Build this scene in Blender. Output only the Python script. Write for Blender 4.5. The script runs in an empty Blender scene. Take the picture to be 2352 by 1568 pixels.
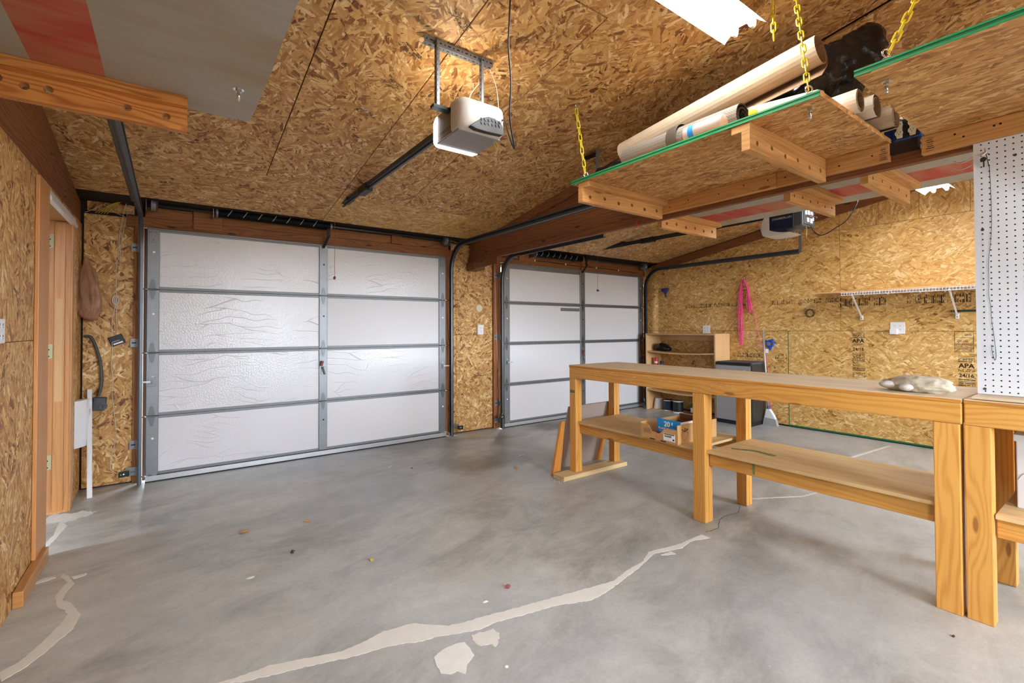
import bpy, math, random
from mathutils import Vector, Matrix
random.seed(7)
C = bpy.context.scene.collection
SC = bpy.context.scene
# ---------------------------------------------------------------- camera
def make_camera():
    yaw, pit, rol = math.radians(35.995), math.radians(0.902), math.radians(-0.176)
    r0 = Vector((math.cos(yaw), -math.sin(yaw), 0))
    f = Vector((math.sin(yaw)*math.cos(pit), math.cos(yaw)*math.cos(pit), math.sin(pit)))
    u0 = r0.cross(f)
    r = r0*math.cos(rol) + u0*math.sin(rol); u = u0*math.cos(rol) - r0*math.sin(rol)
    cd = bpy.data.cameras.new('camera'); co = bpy.data.objects.new('camera', cd); C.objects.link(co)
    cd.sensor_width = 36; cd.lens = 1080.331*36/2352; cd.shift_y = -(784-738.128)/2352
    cd.clip_start = .02; cd.clip_end = 100
    m = Matrix(((r.x, u.x, -f.x, 0), (r.y, u.y, -f.y, 0), (r.z, u.z, -f.z, 1.277), (0, 0, 0, 1)))
    co.matrix_world = m; SC.camera = co
make_camera()
# ---------------------------------------------------------------- world, exposure
W = bpy.data.worlds.new('daylight'); SC.world = W; W.use_nodes = True
_wn = W.node_tree                       # overcast sky above the horizon, grey ground below it
_tc = _wn.nodes.new('ShaderNodeTexCoord'); _sx = _wn.nodes.new('ShaderNodeSeparateXYZ'); _wn.links.new(_tc.outputs['Generated'], _sx.inputs[0])
_cr = _wn.nodes.new('ShaderNodeValToRGB'); _wn.links.new(_sx.outputs[2], _cr.inputs[0]); _cr.color_ramp.interpolation = 'CONSTANT'
_cr.color_ramp.elements[0].color = (.17, .17, .165, 1); _cr.color_ramp.elements[1].position = .001; _cr.color_ramp.elements[1].color = (.80, .91, 1, 1)
_wn.links.new(_cr.outputs[0], _wn.nodes['Background'].inputs[0])
W.node_tree.nodes['Background'].inputs[1].default_value = 27.0
SC.view_settings.view_transform = 'Standard'; SC.view_settings.look = 'None'
SC.view_settings.gamma = 1; SC.view_settings.use_curve_mapping = False
SC.view_settings.exposure = 1.1
TUBE_POWER = 46.0
BULB_POWER = 16.0
# sky light portals in the added window openings behind the camera
for lx, ly, w, rz in ((1.9, -3.12, 1.4, 0), (4.55, -3.12, 1.7, 0), (-.70, -2.0, .8, -90)):
    ld = bpy.data.lights.new('window_portal', 'AREA'); ld.shape = 'RECTANGLE'; ld.size = w; ld.size_y = 1.3; ld.cycles.is_portal = True
    lo = bpy.data.objects.new('window_portal', ld); C.objects.link(lo); lo.location = (lx, ly, 1.55); lo.rotation_euler = (math.radians(90), 0, math.radians(rz))
# ---------------------------------------------------------------- node helpers
def nd(nt, typ, ins=None, **at):
    n = nt.nodes.new(typ)
    for k, v in at.items(): setattr(n, k, v)
    for k, v in (ins or {}).items():
        if isinstance(v, bpy.types.NodeSocket): nt.links.new(v, n.inputs[k])
        else: n.inputs[k].default_value = v
    return n
def mth(nt, op, a, b=0.0, c=None, clamp=False):
    n = nd(nt, 'ShaderNodeMath', {0: a, 1: b} if c is None else {0: a, 1: b, 2: c}, operation=op); n.use_clamp = clamp
    return n.outputs[0]
def mixc(nt, fac, a, b, bt='MIX'):
    n = nd(nt, 'ShaderNodeMix', data_type='RGBA', blend_type=bt)
    for i, v in ((0, fac), (6, a), (7, b)):
        if isinstance(v, bpy.types.NodeSocket): nt.links.new(v, n.inputs[i])
        else: n.inputs[i].default_value = v if i == 0 else (tuple(v)+(1,))[:4]
    return n.outputs[2]
def mixf(nt, fac, a, b):
    n = nd(nt, 'ShaderNodeMix', data_type='FLOAT')
    for i, v in ((0, fac), (2, a), (3, b)):
        if isinstance(v, bpy.types.NodeSocket): nt.links.new(v, n.inputs[i])
        else: n.inputs[i].default_value = v
    return n.outputs[0]
def ramp(nt, fac, stops, interp='LINEAR'):
    n = nd(nt, 'ShaderNodeValToRGB', {0: fac}); cr = n.color_ramp; cr.interpolation = interp
    while len(cr.elements) < len(stops): cr.elements.new(.5)
    for e, (p, c) in zip(cr.elements, stops):
        e.position = p; e.color = (c, c, c, 1) if not hasattr(c, '__len__') else tuple(c)+(1,)
    return n.outputs[0]
def newmat(name):
    m = bpy.data.materials.new(name); m.use_nodes = True
    return m, m.node_tree, m.node_tree.nodes['Principled BSDF']
def srgb(h):
    return tuple(((int(h[i:i+2], 16)/255+.055)/1.055)**2.4 if int(h[i:i+2], 16) > 10 else int(h[i:i+2], 16)/3294.6 for i in (0, 2, 4))
M = {}
def plain(name, col, rough=.5, metal=0, spec=.5, coat=0, var=.08, scale=18, bump=0, trans=0, alpha=1, ior=1.45):
    m, nt, b = newmat(name); col = srgb(col) if isinstance(col, str) else col
    tc = nd(nt, 'ShaderNodeTexCoord').outputs['Object']
    nz = nd(nt, 'ShaderNodeTexNoise', {'Vector': tc, 'Scale': scale, 'Detail': 5, 'Roughness': .6}).outputs['Fac']
    k = mth(nt, 'MULTIPLY_ADD', nz, 2*var, 1-var)
    c = mixc(nt, 1.0, tuple(col), (1, 1, 1), 'MULTIPLY')
    n = nt.nodes[-1]
    cc = nd(nt, 'ShaderNodeCombineColor', {0: k, 1: k, 2: k}).outputs[0]
    nt.links.new(cc, n.inputs[7]); nt.links.new(c, b.inputs['Base Color'])
    nt.links.new(mth(nt, 'MULTIPLY_ADD', nz, .2, rough-.1, clamp=True), b.inputs['Roughness'])
    b.inputs['Metallic'].default_value = metal; b.inputs['Specular IOR Level'].default_value = spec
    b.inputs['Coat Weight'].default_value = coat; b.inputs['Transmission Weight'].default_value = trans
    b.inputs['Alpha'].default_value = alpha; b.inputs['IOR'].default_value = ior
    if bump:
        nt.links.new(nd(nt, 'ShaderNodeBump', {'Height': nz, 'Strength': bump, 'Distance': .01}).outputs[0], b.inputs['Normal'])
    M[name] = m; return m
def uvm(nt):
    tc = nd(nt, 'ShaderNodeTexCoord').outputs['UV']
    oi = nd(nt, 'ShaderNodeObjectInfo').outputs['Random']
    off = nd(nt, 'ShaderNodeCombineXYZ', {0: mth(nt, 'MULTIPLY', oi, 37.0), 1: mth(nt, 'MULTIPLY', oi, 91.0)}).outputs[0]
    return nd(nt, 'ShaderNodeVectorMath', {0: tc, 1: off}, operation='ADD').outputs[0], oi
def osb(name, pal, rng=2.6, rough=.55, size=1.0, contrast=1.0):
    m, nt, b = newmat(name); uv, oi = uvm(nt)
    wn = nd(nt, 'ShaderNodeTexNoise', {'Vector': uv, 'Scale': 14.0, 'Detail': 2}, noise_dimensions='2D').outputs['Color']
    w = nd(nt, 'ShaderNodeVectorMath', {0: wn, 1: (-.5, -.5, 0)}, operation='ADD').outputs[0]
    w = nd(nt, 'ShaderNodeVectorMath', {0: w, 'Scale': .007}, operation='SCALE').outputs[0]
    uvw = nd(nt, 'ShaderNodeVectorMath', {0: uv, 1: w}, operation='ADD').outputs[0]
    def layer(off, s1, sx, sy):
        v = nd(nt, 'ShaderNodeVectorMath', {0: uvw, 1: (off, off*1.7, 0)}, operation='ADD').outputs[0]
        c1 = nd(nt, 'ShaderNodeTexVoronoi', {'Vector': v, 'Scale': s1/size}, voronoi_dimensions='2D')
        a = mth(nt, 'MULTIPLY', mth(nt, 'SUBTRACT', nd(nt, 'ShaderNodeSeparateColor', {0: c1.outputs['Color']}).outputs[0], .5), rng)
        r = nd(nt, 'ShaderNodeVectorRotate', {'Vector': v, 'Angle': a}, rotation_type='Z_AXIS').outputs[0]
        s = nd(nt, 'ShaderNodeVectorMath', {0: r, 1: (sx/size, sy/size, 1)}, operation='MULTIPLY').outputs[0]
        v2 = nd(nt, 'ShaderNodeTexVoronoi', {'Vector': s, 'Scale': 1.0}, voronoi_dimensions='2D')
        sp = nd(nt, 'ShaderNodeSeparateColor', {0: v2.outputs['Color']})
        g = nd(nt, 'ShaderNodeTexNoise', {'Vector': nd(nt, 'ShaderNodeVectorMath', {0: s, 1: (1.2, 7, 1)}, operation='MULTIPLY').outputs[0], 'Scale': 1.0, 'Detail': 3, 'Roughness': .65}, noise_dimensions='2D').outputs['Fac']
        return sp.outputs[0], sp.outputs[1], g, v2.outputs['Distance']
    A = layer(0, 7.0, 9, 30); B = layer(5.3, 9.0, 12, 52); D = layer(11.9, 17.0, 26, 100)
    mB = mth(nt, 'GREATER_THAN', B[1], .5); mD = mth(nt, 'GREATER_THAN', D[1], .72)
    t = mixf(nt, mB, A[0], B[0]); t = mixf(nt, mD, t, D[0])
    g = mixf(nt, mB, A[2], B[2]); g = mixf(nt, mD, g, D[2])
    ds = mixf(nt, mB, A[3], B[3]); ds = mixf(nt, mD, ds, D[3])
    big = nd(nt, 'ShaderNodeTexNoise', {'Vector': uv, 'Scale': 2.2, 'Detail': 3}, noise_dimensions='2D').outputs['Fac']
    t2 = mth(nt, 'ADD', mth(nt, 'MULTIPLY_ADD', g, .36, -.18), mth(nt, 'MULTIPLY_ADD', t, .92, .06))
    t2 = mth(nt, 'ADD', t2, mth(nt, 'MULTIPLY_ADD', big, .34, -.17), clamp=True)
    col = ramp(nt, t2, pal)
    e = ramp(nt, ds, [(0.0, 1.0), (.60, 1.0), (.86, .66)])
    n = nd(nt, 'ShaderNodeMix', data_type='RGBA', blend_type='MULTIPLY'); n.inputs[0].default_value = .55*contrast
    nt.links.new(col, n.inputs[6]); nt.links.new(e, n.inputs[7])
    nt.links.new(n.outputs[2], b.inputs['Base Color'])
    b.inputs['Roughness'].default_value = rough; b.inputs['Specular IOR Level'].default_value = .35
    h = mth(nt, 'ADD', mth(nt, 'MULTIPLY', t, .6), mth(nt, 'MULTIPLY', g, .3))
    nt.links.new(nd(nt, 'ShaderNodeBump', {'Height': h, 'Strength': .35, 'Distance': .004}).outputs[0], b.inputs['Normal'])
    M[name] = m
osb('osb_old', [(0, srgb('57331b')), (.08, srgb('82522c')), (.2, srgb('a8763f')), (.45, srgb('bf8f55')), (.72, srgb('cea266')), (.92, srgb('dcb87e')), (1, srgb('ecd2a4'))])
osb('osb_new', [(0, srgb('7a4f20')), (.06, srgb('a27233')), (.18, srgb('bd8f4e')), (.5, srgb('cb9f5c')), (.8, srgb('d6ae6c')), (1, srgb('e9cd98'))], rng=1.9)
osb('osb_shelf', [(0, srgb('6b4424')), (.10, srgb('94622e')), (.25, srgb('b07a3e')), (.6, srgb('c58f50')), (.85, srgb('d3a264')), (1, srgb('e2ba82'))], rng=.8, size=.9)
def wood(name, light, dark, knot, rough=.5, coat=0.0, ringscale=9.0, amt=.55, knots=1.0, dirt=0.0):
    m, nt, b = newmat(name); uv, oi = uvm(nt)
    L, Dk, K = srgb(light), srgb(dark), srgb(knot)
    kv = nd(nt, 'ShaderNodeVectorMath', {0: uv, 1: (1.7, 6.5, 1)}, operation='MULTIPLY').outputs[0]
    kn = nd(nt, 'ShaderNodeTexVoronoi', {'Vector': kv, 'Scale': 1.0, 'Randomness': 1.0}, voronoi_dimensions='2D')
    kd = kn.outputs['Distance']
    on = mth(nt, 'GREATER_THAN', nd(nt, 'ShaderNodeSeparateColor', {0: kn.outputs['Color']}).outputs[0], .45)
    near = mth(nt, 'MULTIPLY', ramp(nt, kd, [(0, 1.0), (.35, 0.0)]), on)
    n1 = nd(nt, 'ShaderNodeTexNoise', {'Vector': nd(nt, 'ShaderNodeVectorMath', {0: uv, 1: (1.3, 9, 1)}, operation='MULTIPLY').outputs[0], 'Scale': 1.0, 'Detail': 2}, noise_dimensions='2D').outputs['Fac']
    y = nd(nt, 'ShaderNodeSeparateXYZ', {0: uv}).outputs[1]
    ph = mth(nt, 'ADD', mth(nt, 'MULTIPLY', y, ringscale*9), mth(nt, 'MULTIPLY', n1, 9.0*amt*2))
    ph = mth(nt, 'ADD', ph, mth(nt, 'MULTIPLY', near, 3.2*knots))
    rg = mth(nt, 'POWER', mth(nt, 'MULTIPLY_ADD', mth(nt, 'SINE', mth(nt, 'MULTIPLY', ph, 3.1)), .5, .5), 2.0)
    fine = nd(nt, 'ShaderNodeTexNoise', {'Vector': nd(nt, 'ShaderNodeVectorMath', {0: uv, 1: (6, 260, 1)}, operation='MULTIPLY').outputs[0], 'Scale': 1.0, 'Detail': 3}, noise_dimensions='2D').outputs['Fac']
    big = nd(nt, 'ShaderNodeTexNoise', {'Vector': nd(nt, 'ShaderNodeVectorMath', {0: uv, 1: (2.5, 7, 1)}, operation='MULTIPLY').outputs[0], 'Scale': 1.0, 'Detail': 3}, noise_dimensions='2D').outputs['Fac']
    f = mth(nt, 'ADD', mth(nt, 'MULTIPLY', rg, amt), mth(nt, 'MULTIPLY_ADD', fine, .5, -.25))
    f = mth(nt, 'ADD', f, mth(nt, 'MULTIPLY_ADD', big, .7, -.35), clamp=True)
    c = mixc(nt, f, L, Dk)
    spot = mth(nt, 'MULTIPLY', ramp(nt, kd, [(0, 1.0), (.045, .95), (.075, 0.0)]), mth(nt, 'MULTIPLY', on, knots*.85), clamp=True)
    c = mixc(nt, spot, c, K)
    ov = mth(nt, 'MULTIPLY_ADD', oi, .30, .85)
    cc = nd(nt, 'ShaderNodeCombineColor', {0: ov, 1: ov, 2: ov}).outputs[0]
    c = mixc(nt, 1.0, c, cc, 'MULTIPLY')
    nt.links.new(c, b.inputs['Base Color'])
    nt.links.new(mth(nt, 'MULTIPLY_ADD', f, .15, rough-.05), b.inputs['Roughness'])
    b.inputs['Coat Weight'].default_value = coat; b.inputs['Coat Roughness'].default_value = .3
    b.inputs['Specular IOR Level'].default_value = .35
    nt.links.new(nd(nt, 'ShaderNodeBump', {'Height': f, 'Strength': .12, 'Distance': .002}).outputs[0], b.inputs['Normal'])
    M[name] = m
wood('fir_bench', 'd9a050', 'b9742a', '8a5326', rough=.45, coat=.12, amt=.5)
wood('pine', 'cc985c', 'a9723c', '7a4a22', rough=.6, amt=.45)
wood('fir_joist', 'cd8c48', '93501e', '5a2e12', rough=.55, amt=.75)
wood('pine_pale', 'e3c795', 'cba56a', '8a5f33', rough=.65, amt=.3)
wood('old_beam', '85522e', '56301a', '2f180b', rough=.6, amt=.5)
wood('header', '9a6236', '663b1c', '351a0d', rough=.6, amt=.5)
wood('jamb', 'c98f58', 'a96f3d', '6b3d1c', rough=.4, coat=.15, amt=.35, knots=.2)
wood('ply_top', 'e0c9a6', 'bb9d7a', '8b6a4a', rough=.6, ringscale=3, amt=.4, knots=.15)
wood('ply_shelf', 'd8b786', 'bd9462', '7c5a33', rough=.6, ringscale=3, amt=.35, knots=.15)
wood('ply_edge', 'cb8c3e', '9a5f22', '6b3f18', rough=.6, ringscale=16, amt=.6, knots=0)
wood('particle_board', 'd2a878', 'c39764', '8f6b45', rough=.6, ringscale=2, amt=.15, knots=0)
wood('cedar', 'c9873f', 'a8662b', '6f4019', rough=.5, amt=.4, knots=.3)
# ---------------------------------------------------------------- other materials
def mat_concrete():
    m, nt, b = newmat('concrete'); p = nd(nt, 'ShaderNodeTexCoord').outputs['Object']
    def nz(s, d=5, r=.6, v=p, dist=0.0): return nd(nt, 'ShaderNodeTexNoise', {'Vector': v, 'Scale': s, 'Detail': d, 'Roughness': r, 'Distortion': dist}).outputs['Fac']
    sm = nd(nt, 'ShaderNodeVectorMath', {0: nd(nt, 'ShaderNodeVectorRotate', {'Vector': p, 'Angle': -.25}, rotation_type='Z_AXIS').outputs[0], 1: (.8, 1.7, 1)}, operation='MULTIPLY').outputs[0]
    a, a2, c, d = nz(.75, 4), nz(1.9, 9, .72, sm, .5), nz(9, 6, .7), nz(60, 3)
    f = mth(nt, 'ADD', mth(nt, 'MULTIPLY', a, .42), mth(nt, 'MULTIPLY', a2, .58)); f = mth(nt, 'MULTIPLY_ADD', mth(nt, 'SUBTRACT', f, .5), 1.35, .5)
    col = ramp(nt, f, [(.30, srgb('7c7a74')), (.42, srgb('9b9a95')), (.52, srgb('b2b1ac')), (.62, srgb('bfbeb9')), (.75, srgb('cccac4'))])
    col = mixc(nt, ramp(nt, nz(.6, 3, .5, nd(nt, 'ShaderNodeVectorMath', {0: p, 1: (7, 3, 0)}, operation='ADD').outputs[0]), [(.42, 0.0), (.62, .55)]), col, srgb('a8adb6'))
    # oil and dirt stains
    def stain(cx, cy, rx, ry, color, k, rot=0.0):
        nonlocal col
        v = nd(nt, 'ShaderNodeVectorMath', {0: p, 1: (-cx, -cy, 0)}, operation='ADD').outputs[0]
        if rot: v = nd(nt, 'ShaderNodeVectorRotate', {'Vector': v, 'Angle': rot}, rotation_type='Z_AXIS').outputs[0]
        v = nd(nt, 'ShaderNodeVectorMath', {0: v, 1: (1/rx, 1/ry, 0)}, operation='MULTIPLY').outputs[0]
        ln = nd(nt, 'ShaderNodeVectorMath', {0: v}, operation='LENGTH').outputs['Value']
        ln = mth(nt, 'ADD', ln, mth(nt, 'MULTIPLY_ADD', nz(3.5, 6, .7), 1.5, -.75))
        k2 = mth(nt, 'MULTIPLY', ramp(nt, ln, [(.35, 1.0), (1.15, 0.0)]), k)
        k2 = mth(nt, 'MULTIPLY', k2, mth(nt, 'MULTIPLY_ADD', c, 1.2, .4), clamp=True)
        col = mixc(nt, k2, col, color)
    stain(1.85, 3.5, .55, .38, srgb('574a40'), .85, .5)
    stain(2.0, 3.25, .35, .25, srgb('4f4339'), .6)
    stain(-.1, 3.7, .65, .75, srgb('6c645a'), .6)
    stain(.05, 2.6, .35, .3, srgb('6e665b'), .65)
    stain(2.35, 2.15, .4, .3, srgb('6a6459'), .55)
    stain(2.5, 1.35, .5, .18, srgb('665e53'), .6, -.3)
    stain(3.0, .95, .35, .22, srgb('6a645b'), .6)
    stain(.75, 3.45, .5, .12, srgb('716960'), .5, .4)
    stain(.9, 2.25, .4, .18, srgb('726b60'), .4, -.2)
    stain(-.35, 4.95, .4, .12, srgb('4c4339'), .8)
    fine = mth(nt, 'ADD', mth(nt, 'MULTIPLY_ADD', c, .42, .79), mth(nt, 'MULTIPLY_ADD', d, .26, -.13))
    cc = nd(nt, 'ShaderNodeCombineColor', {0: fine, 1: fine, 2: fine}).outputs[0]
    col = mixc(nt, 1.0, col, cc, 'MULTIPLY')
    # white paint specks
    vo = nd(nt, 'ShaderNodeTexVoronoi', {'Vector': p, 'Scale': 7.0})
    sp = mth(nt, 'MULTIPLY', mth(nt, 'LESS_THAN', vo.outputs['Distance'], .028), mth(nt, 'GREATER_THAN', nd(nt, 'ShaderNodeSeparateColor', {0: vo.outputs['Color']}).outputs[0], .6))
    col = mixc(nt, mth(nt, 'MULTIPLY', sp, .7), col, srgb('dcd7cc'))
    nt.links.new(col, b.inputs['Base Color'])
    nt.links.new(mth(nt, 'MULTIPLY_ADD', a2, .30, .24), b.inputs['Roughness'])
    b.inputs['Specular IOR Level'].default_value = .5
    h = mth(nt, 'ADD', mth(nt, 'MULTIPLY', c, .5), mth(nt, 'MULTIPLY', d, .5))
    nt.links.new(nd(nt, 'ShaderNodeBump', {'Height': h, 'Strength': .10, 'Distance': .004}).outputs[0], b.inputs['Normal'])
    M['concrete'] = m
mat_concrete()
def mat_foil(name, rough, wr, tint):
    m, nt, b = newmat(name); uv, oi = uvm(nt)
    b.inputs['Base Color'].default_value = srgb(tint)+(1,)
    b.inputs['Roughness'].default_value = rough; b.inputs['Specular IOR Level'].default_value = .42; b.inputs['Coat Weight'].default_value = .55 if wr > .5 else 0; b.inputs['Coat Roughness'].default_value = .16
    w = nd(nt, 'ShaderNodeTexNoise', {'Vector': uv, 'Scale': 2.0, 'Detail': 2}, noise_dimensions='2D').outputs['Color']
    d = nd(nt, 'ShaderNodeVectorMath', {0: uv, 1: nd(nt, 'ShaderNodeVectorMath', {0: w, 'Scale': .22}, operation='SCALE').outputs[0]}, operation='ADD').outputs[0]
    s = nd(nt, 'ShaderNodeVectorMath', {0: d, 1: (1.5, 13, 1)}, operation='MULTIPLY').outputs[0]
    v = nd(nt, 'ShaderNodeTexVoronoi', {'Vector': s, 'Scale': 1.0}, voronoi_dimensions='2D', feature='DISTANCE_TO_EDGE').outputs['Distance']
    line = ramp(nt, v, [(0, 1.0), (.022, 0.0)])
    mask = ramp(nt, nd(nt, 'ShaderNodeTexNoise', {'Vector': uv, 'Scale': 2.6, 'Detail': 2}, noise_dimensions='2D').outputs['Fac'], [(.45, 0.0), (.6, 1.0)])
    st = nd(nt, 'ShaderNodeTexNoise', {'Vector': uv, 'Scale': 75.0, 'Detail': 2}, noise_dimensions='2D').outputs['Fac']
    h = mth(nt, 'ADD', mth(nt, 'MULTIPLY', mth(nt, 'MULTIPLY', line, mask), wr), mth(nt, 'MULTIPLY', st, .5))
    nd(nt, 'ShaderNodeBump', {'Height': h, 'Strength': .7 if wr > .5 else .25, 'Distance': .004})
    for k in ('Normal', 'Coat Normal'): nt.links.new(nt.nodes[-1].outputs[0], b.inputs[k])
    M[name] = m
mat_foil('foil_gloss', .27, 1.0, 'dcdce2'); mat_foil('foil_matt', .45, .12, 'dfdfe4')
def mat_striped(name, u0, u1):
    m, nt, b = newmat(name); uv = nd(nt, 'ShaderNodeTexCoord').outputs['UV']
    x = nd(nt, 'ShaderNodeSeparateXYZ', {0: uv}).outputs[1]
    def nz(s, vec, d=4): return nd(nt, 'ShaderNodeTexNoise', {'Vector': nd(nt, 'ShaderNodeVectorMath', {0: uv, 1: vec}, operation='MULTIPLY').outputs[0], 'Scale': s, 'Detail': d}, noise_dimensions='2D').outputs['Fac']
    wear = nz(1.0, (4, 1.6, 1))
    gr = nz(1.0, (30, 3, 1))
    base = mixc(nt, ramp(nt, wear, [(.45, 0.0), (.70, .8)]), srgb('aaa59a'), srgb('a08a66'))
    base = mixc(nt, mth(nt, 'MULTIPLY', gr, .25), base, srgb('7c7468'))
    red = mixc(nt, ramp(nt, nz(1.0, (9, 2.0, 1)), [(.38, 0.0), (.62, .75)]), srgb('b03a2e'), srgb('b57a5c'))
    msk = mth(nt, 'MULTIPLY', mth(nt, 'GREATER_THAN', x, u0), mth(nt, 'LESS_THAN', x, u1))
    nt.links.new(mixc(nt, msk, base, red), b.inputs['Base Color'])
    b.inputs['Roughness'].default_value = .55
    M[name] = m
mat_striped('ply_striped_left', -.392, -.197); mat_striped('ply_striped_right', 3.56, 3.84)
def mat_ribbed(name, col, f):
    m, nt, b = newmat(name); uv = nd(nt, 'ShaderNodeTexCoord').outputs['UV']
    s = nd(nt, 'ShaderNodeVectorMath', {0: uv, 1: (f, f, 1)}, operation='MULTIPLY').outputs[0]
    ck = nd(nt, 'ShaderNodeTexChecker', {'Vector': s, 'Color1': srgb(col)+(1,), 'Color2': tuple(.68*c for c in srgb(col))+(1,), 'Scale': 1.0})
    nt.links.new(ck.outputs[0], b.inputs['Base Color']); b.inputs['Roughness'].default_value = .95
    nt.links.new(nd(nt, 'ShaderNodeBump', {'Height': ck.outputs[1], 'Strength': .5, 'Distance': .003}).outputs[0], b.inputs['Normal'])
    M[name] = m
mat_ribbed('carpet', '7d7163', 150)
def mat_emit(name, col, st):
    m, nt, b = newmat(name); b.inputs['Base Color'].default_value = (.9, .9, .9, 1)
    b.inputs['Emission Color'].default_value = tuple(col)+(1,); b.inputs['Emission Strength'].default_value = st
    M[name] = m
mat_emit('tube_glow', (.91, .96, 1), TUBE_POWER); mat_emit('lens_glow', (.95, .97, 1), BULB_POWER*.12)
mat_emit('bulb_glow', (1, .9, .74), BULB_POWER*6)
def mat_poly(name, col, tr):
    m = plain(name, col, .32, var=.15, scale=14, bump=.6); b = m.node_tree.nodes['Principled BSDF']
    b.inputs['Alpha'].default_value = tr
plain('hinge_steel', '6d7074', .4, .8, var=.25, scale=60)
plain('galv', '84878c', .42, .75, var=.18, scale=30, bump=.03)
plain('galv_dull', '85888c', .5, .7, var=.2, scale=25)
plain('track_steel', '5a5f66', .42, .8, var=.15, scale=8)
plain('rail_dark', '3a3c40', .4, .6, var=.1)
plain('rail_blue', '4e525a', .42, .7, var=.1)
plain('alum', 'c4c6cb', .38, .6, var=.12, scale=12)
plain('chrome', 'd5d5d5', .16, 1, var=.03)
plain('rubber', '17181a', .6, var=.1)
plain('black_plastic', '1b1c1f', .42, var=.1)
plain('black_metal', '141517', .45, .3, var=.1)
plain('grey_plastic', '46494e', .5)
plain('navy_plastic', '14203a', .3, var=.06)
plain('taupe_plastic', '6f604c', .5, var=.04)
plain('shell_white', 'cfc8bf', .42, var=.03)
plain('bottom_grey', '8f8d90', .45, var=.06)
plain('vent_dark', '26221f', .45)
plain('lens_white', 'd6d3cf', .3, var=.02)
plain('white_paint', 'e3e2e4', .4, var=.03)
plain('white_plastic', 'e9eaee', .35, var=.02)
plain('white_enamel', 'eceaea', .3, var=.01)
plain('ivory', 'd8cdb0', .4, var=.03)
plain('yellow_plastic', 'dcc31a', .4, var=.06)
plain('yellow_wire', 'c2a63a', .5)
plain('green_paint', '2c8f55', .5, var=.15, scale=30)
plain('green_mark', '6f7a48', .7, var=.3, scale=40)
plain('green_dark', '1d6a3b', .6, var=.2, scale=30)
plain('green_metal', '3f5a4a', .45, var=.15)
plain('wall_dark', '2a1c12', .8, var=.2)
plain('plaster', 'b79a72', .7, var=.1)
plain('vinyl_tan', 'b5a084', .55, var=.07, scale=6)
plain('vinyl_inside', '9c7a5a', .7, var=.1)
plain('vinyl_cream', 'd9cdb8', .42, var=.04)
plain('vinyl_pale', 'c4ad9e', .5, var=.04)
plain('vinyl_back', '7d6040', .7, var=.1)
plain('black_poly', '0d0e10', .22, var=.3, scale=10, bump=.7)
plain('blue_tape', '2d86d6', .5)
plain('yellow_tape', 'd8bd2a', .45)
plain('dark_tape', '4a4036', .5)
plain('carpet_back', '2a2624', .9, var=.15, scale=60)
plain('blue_box', '1b4fa0', .4, var=.05)
plain('blue_plastic', '2150b8', .35, var=.04)
plain('blue_dark', '2a2f6e', .4, var=.04)
plain('pink_rope', 'f0468e', .6, var=.12, scale=50)
plain('red_string', '8d5146', .7)
plain('rust_red', '7d3a32', .55)
plain('cord_white', 'd9cdbf', .5)
plain('cord_black', '17171a', .4)
mat_poly('brown_poly', 'b08468', .62)
plain('wire_steel', '55585c', .35, .8)
plain('ink', '2a1f14', .7, var=.2)
plain('ink_light', '5b4630', .7, var=.3)
plain('stone', 'b7aa95', .85, var=.32, scale=22, bump=.9)
plain('stone_pebble', 'c6c0bb', .6, var=.06)
plain('cardboard', 'c79a63', .75, var=.05)
plain('cardboard_in', '8a6042', .8, var=.08)
plain('box_white', 'e4e2e4', .55, var=.03)
plain('box_blue', '1d8fdc', .45, var=.02)
plain('print_magenta', 'c8287e', .5)
plain('print_green', '5fae52', .5)
plain('print_red', 'c05a3c', .55)
plain('print_white', 'f4f4f6', .5)
plain('hardboard', 'ae9d93', .6, var=.06)
plain('hardboard_edge', 'b8935c', .6)
plain('pegboard_white', 'dcdfe4', .45, var=.025)
plain('fridge_steel', 'a5a5a8', .38, .55, var=.06, scale=4)
plain('fridge_dark', '34302d', .5, var=.12)
plain('label_cream', 'd9cf9e', .5)
plain('can_black', '1f2428', .4)
plain('can_navy', '1f3550', .4)
plain('can_red', 'c8322a', .4)
plain('can_grey', '5d6266', .4)
plain('broom_white', 'e6e6ea', .45)
plain('bristle', '9b9c9e', .8, var=.3, scale=60)
plain('brass', 'b5b08a', .42, .25, var=.1, scale=40)
plain('filler', 'e0ddd6', .75, var=.10, scale=14)
plain('filler_white', 'e4e3de', .75, var=.14, scale=16)
plain('filler_grey', 'd9d5cd', .75, var=.12, scale=14)
plain('leaf', 'b98a58', .7)
plain('mud', '4b4238', .8)
plain('paper', 'e3ece2', .7)
plain('pink_foil', '9c4a55', .4)
plain('spring', '14161a', .42, .5)
plain('spring_mark', 'c9cbd0', .5)
plain('red_plastic', 'c02530', .4)
plain('green_led', '7fd04a', .4)
def mat_glass():
    m = bpy.data.materials.new('glass'); m.use_nodes = True; nt = m.node_tree; nt.nodes.clear()
    fr = nd(nt, 'ShaderNodeFresnel', {'IOR': 1.45}).outputs[0]
    mx = nd(nt, 'ShaderNodeMixShader', {0: fr, 1: nd(nt, 'ShaderNodeBsdfTransparent').outputs[0], 2: nd(nt, 'ShaderNodeBsdfGlossy', {'Roughness': .02}).outputs[0]})
    o = nd(nt, 'ShaderNodeOutputMaterial', {0: mx.outputs[0]}); M['glass'] = m
mat_glass()
plain('green_bottle', '1e6b45', .35)
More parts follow.
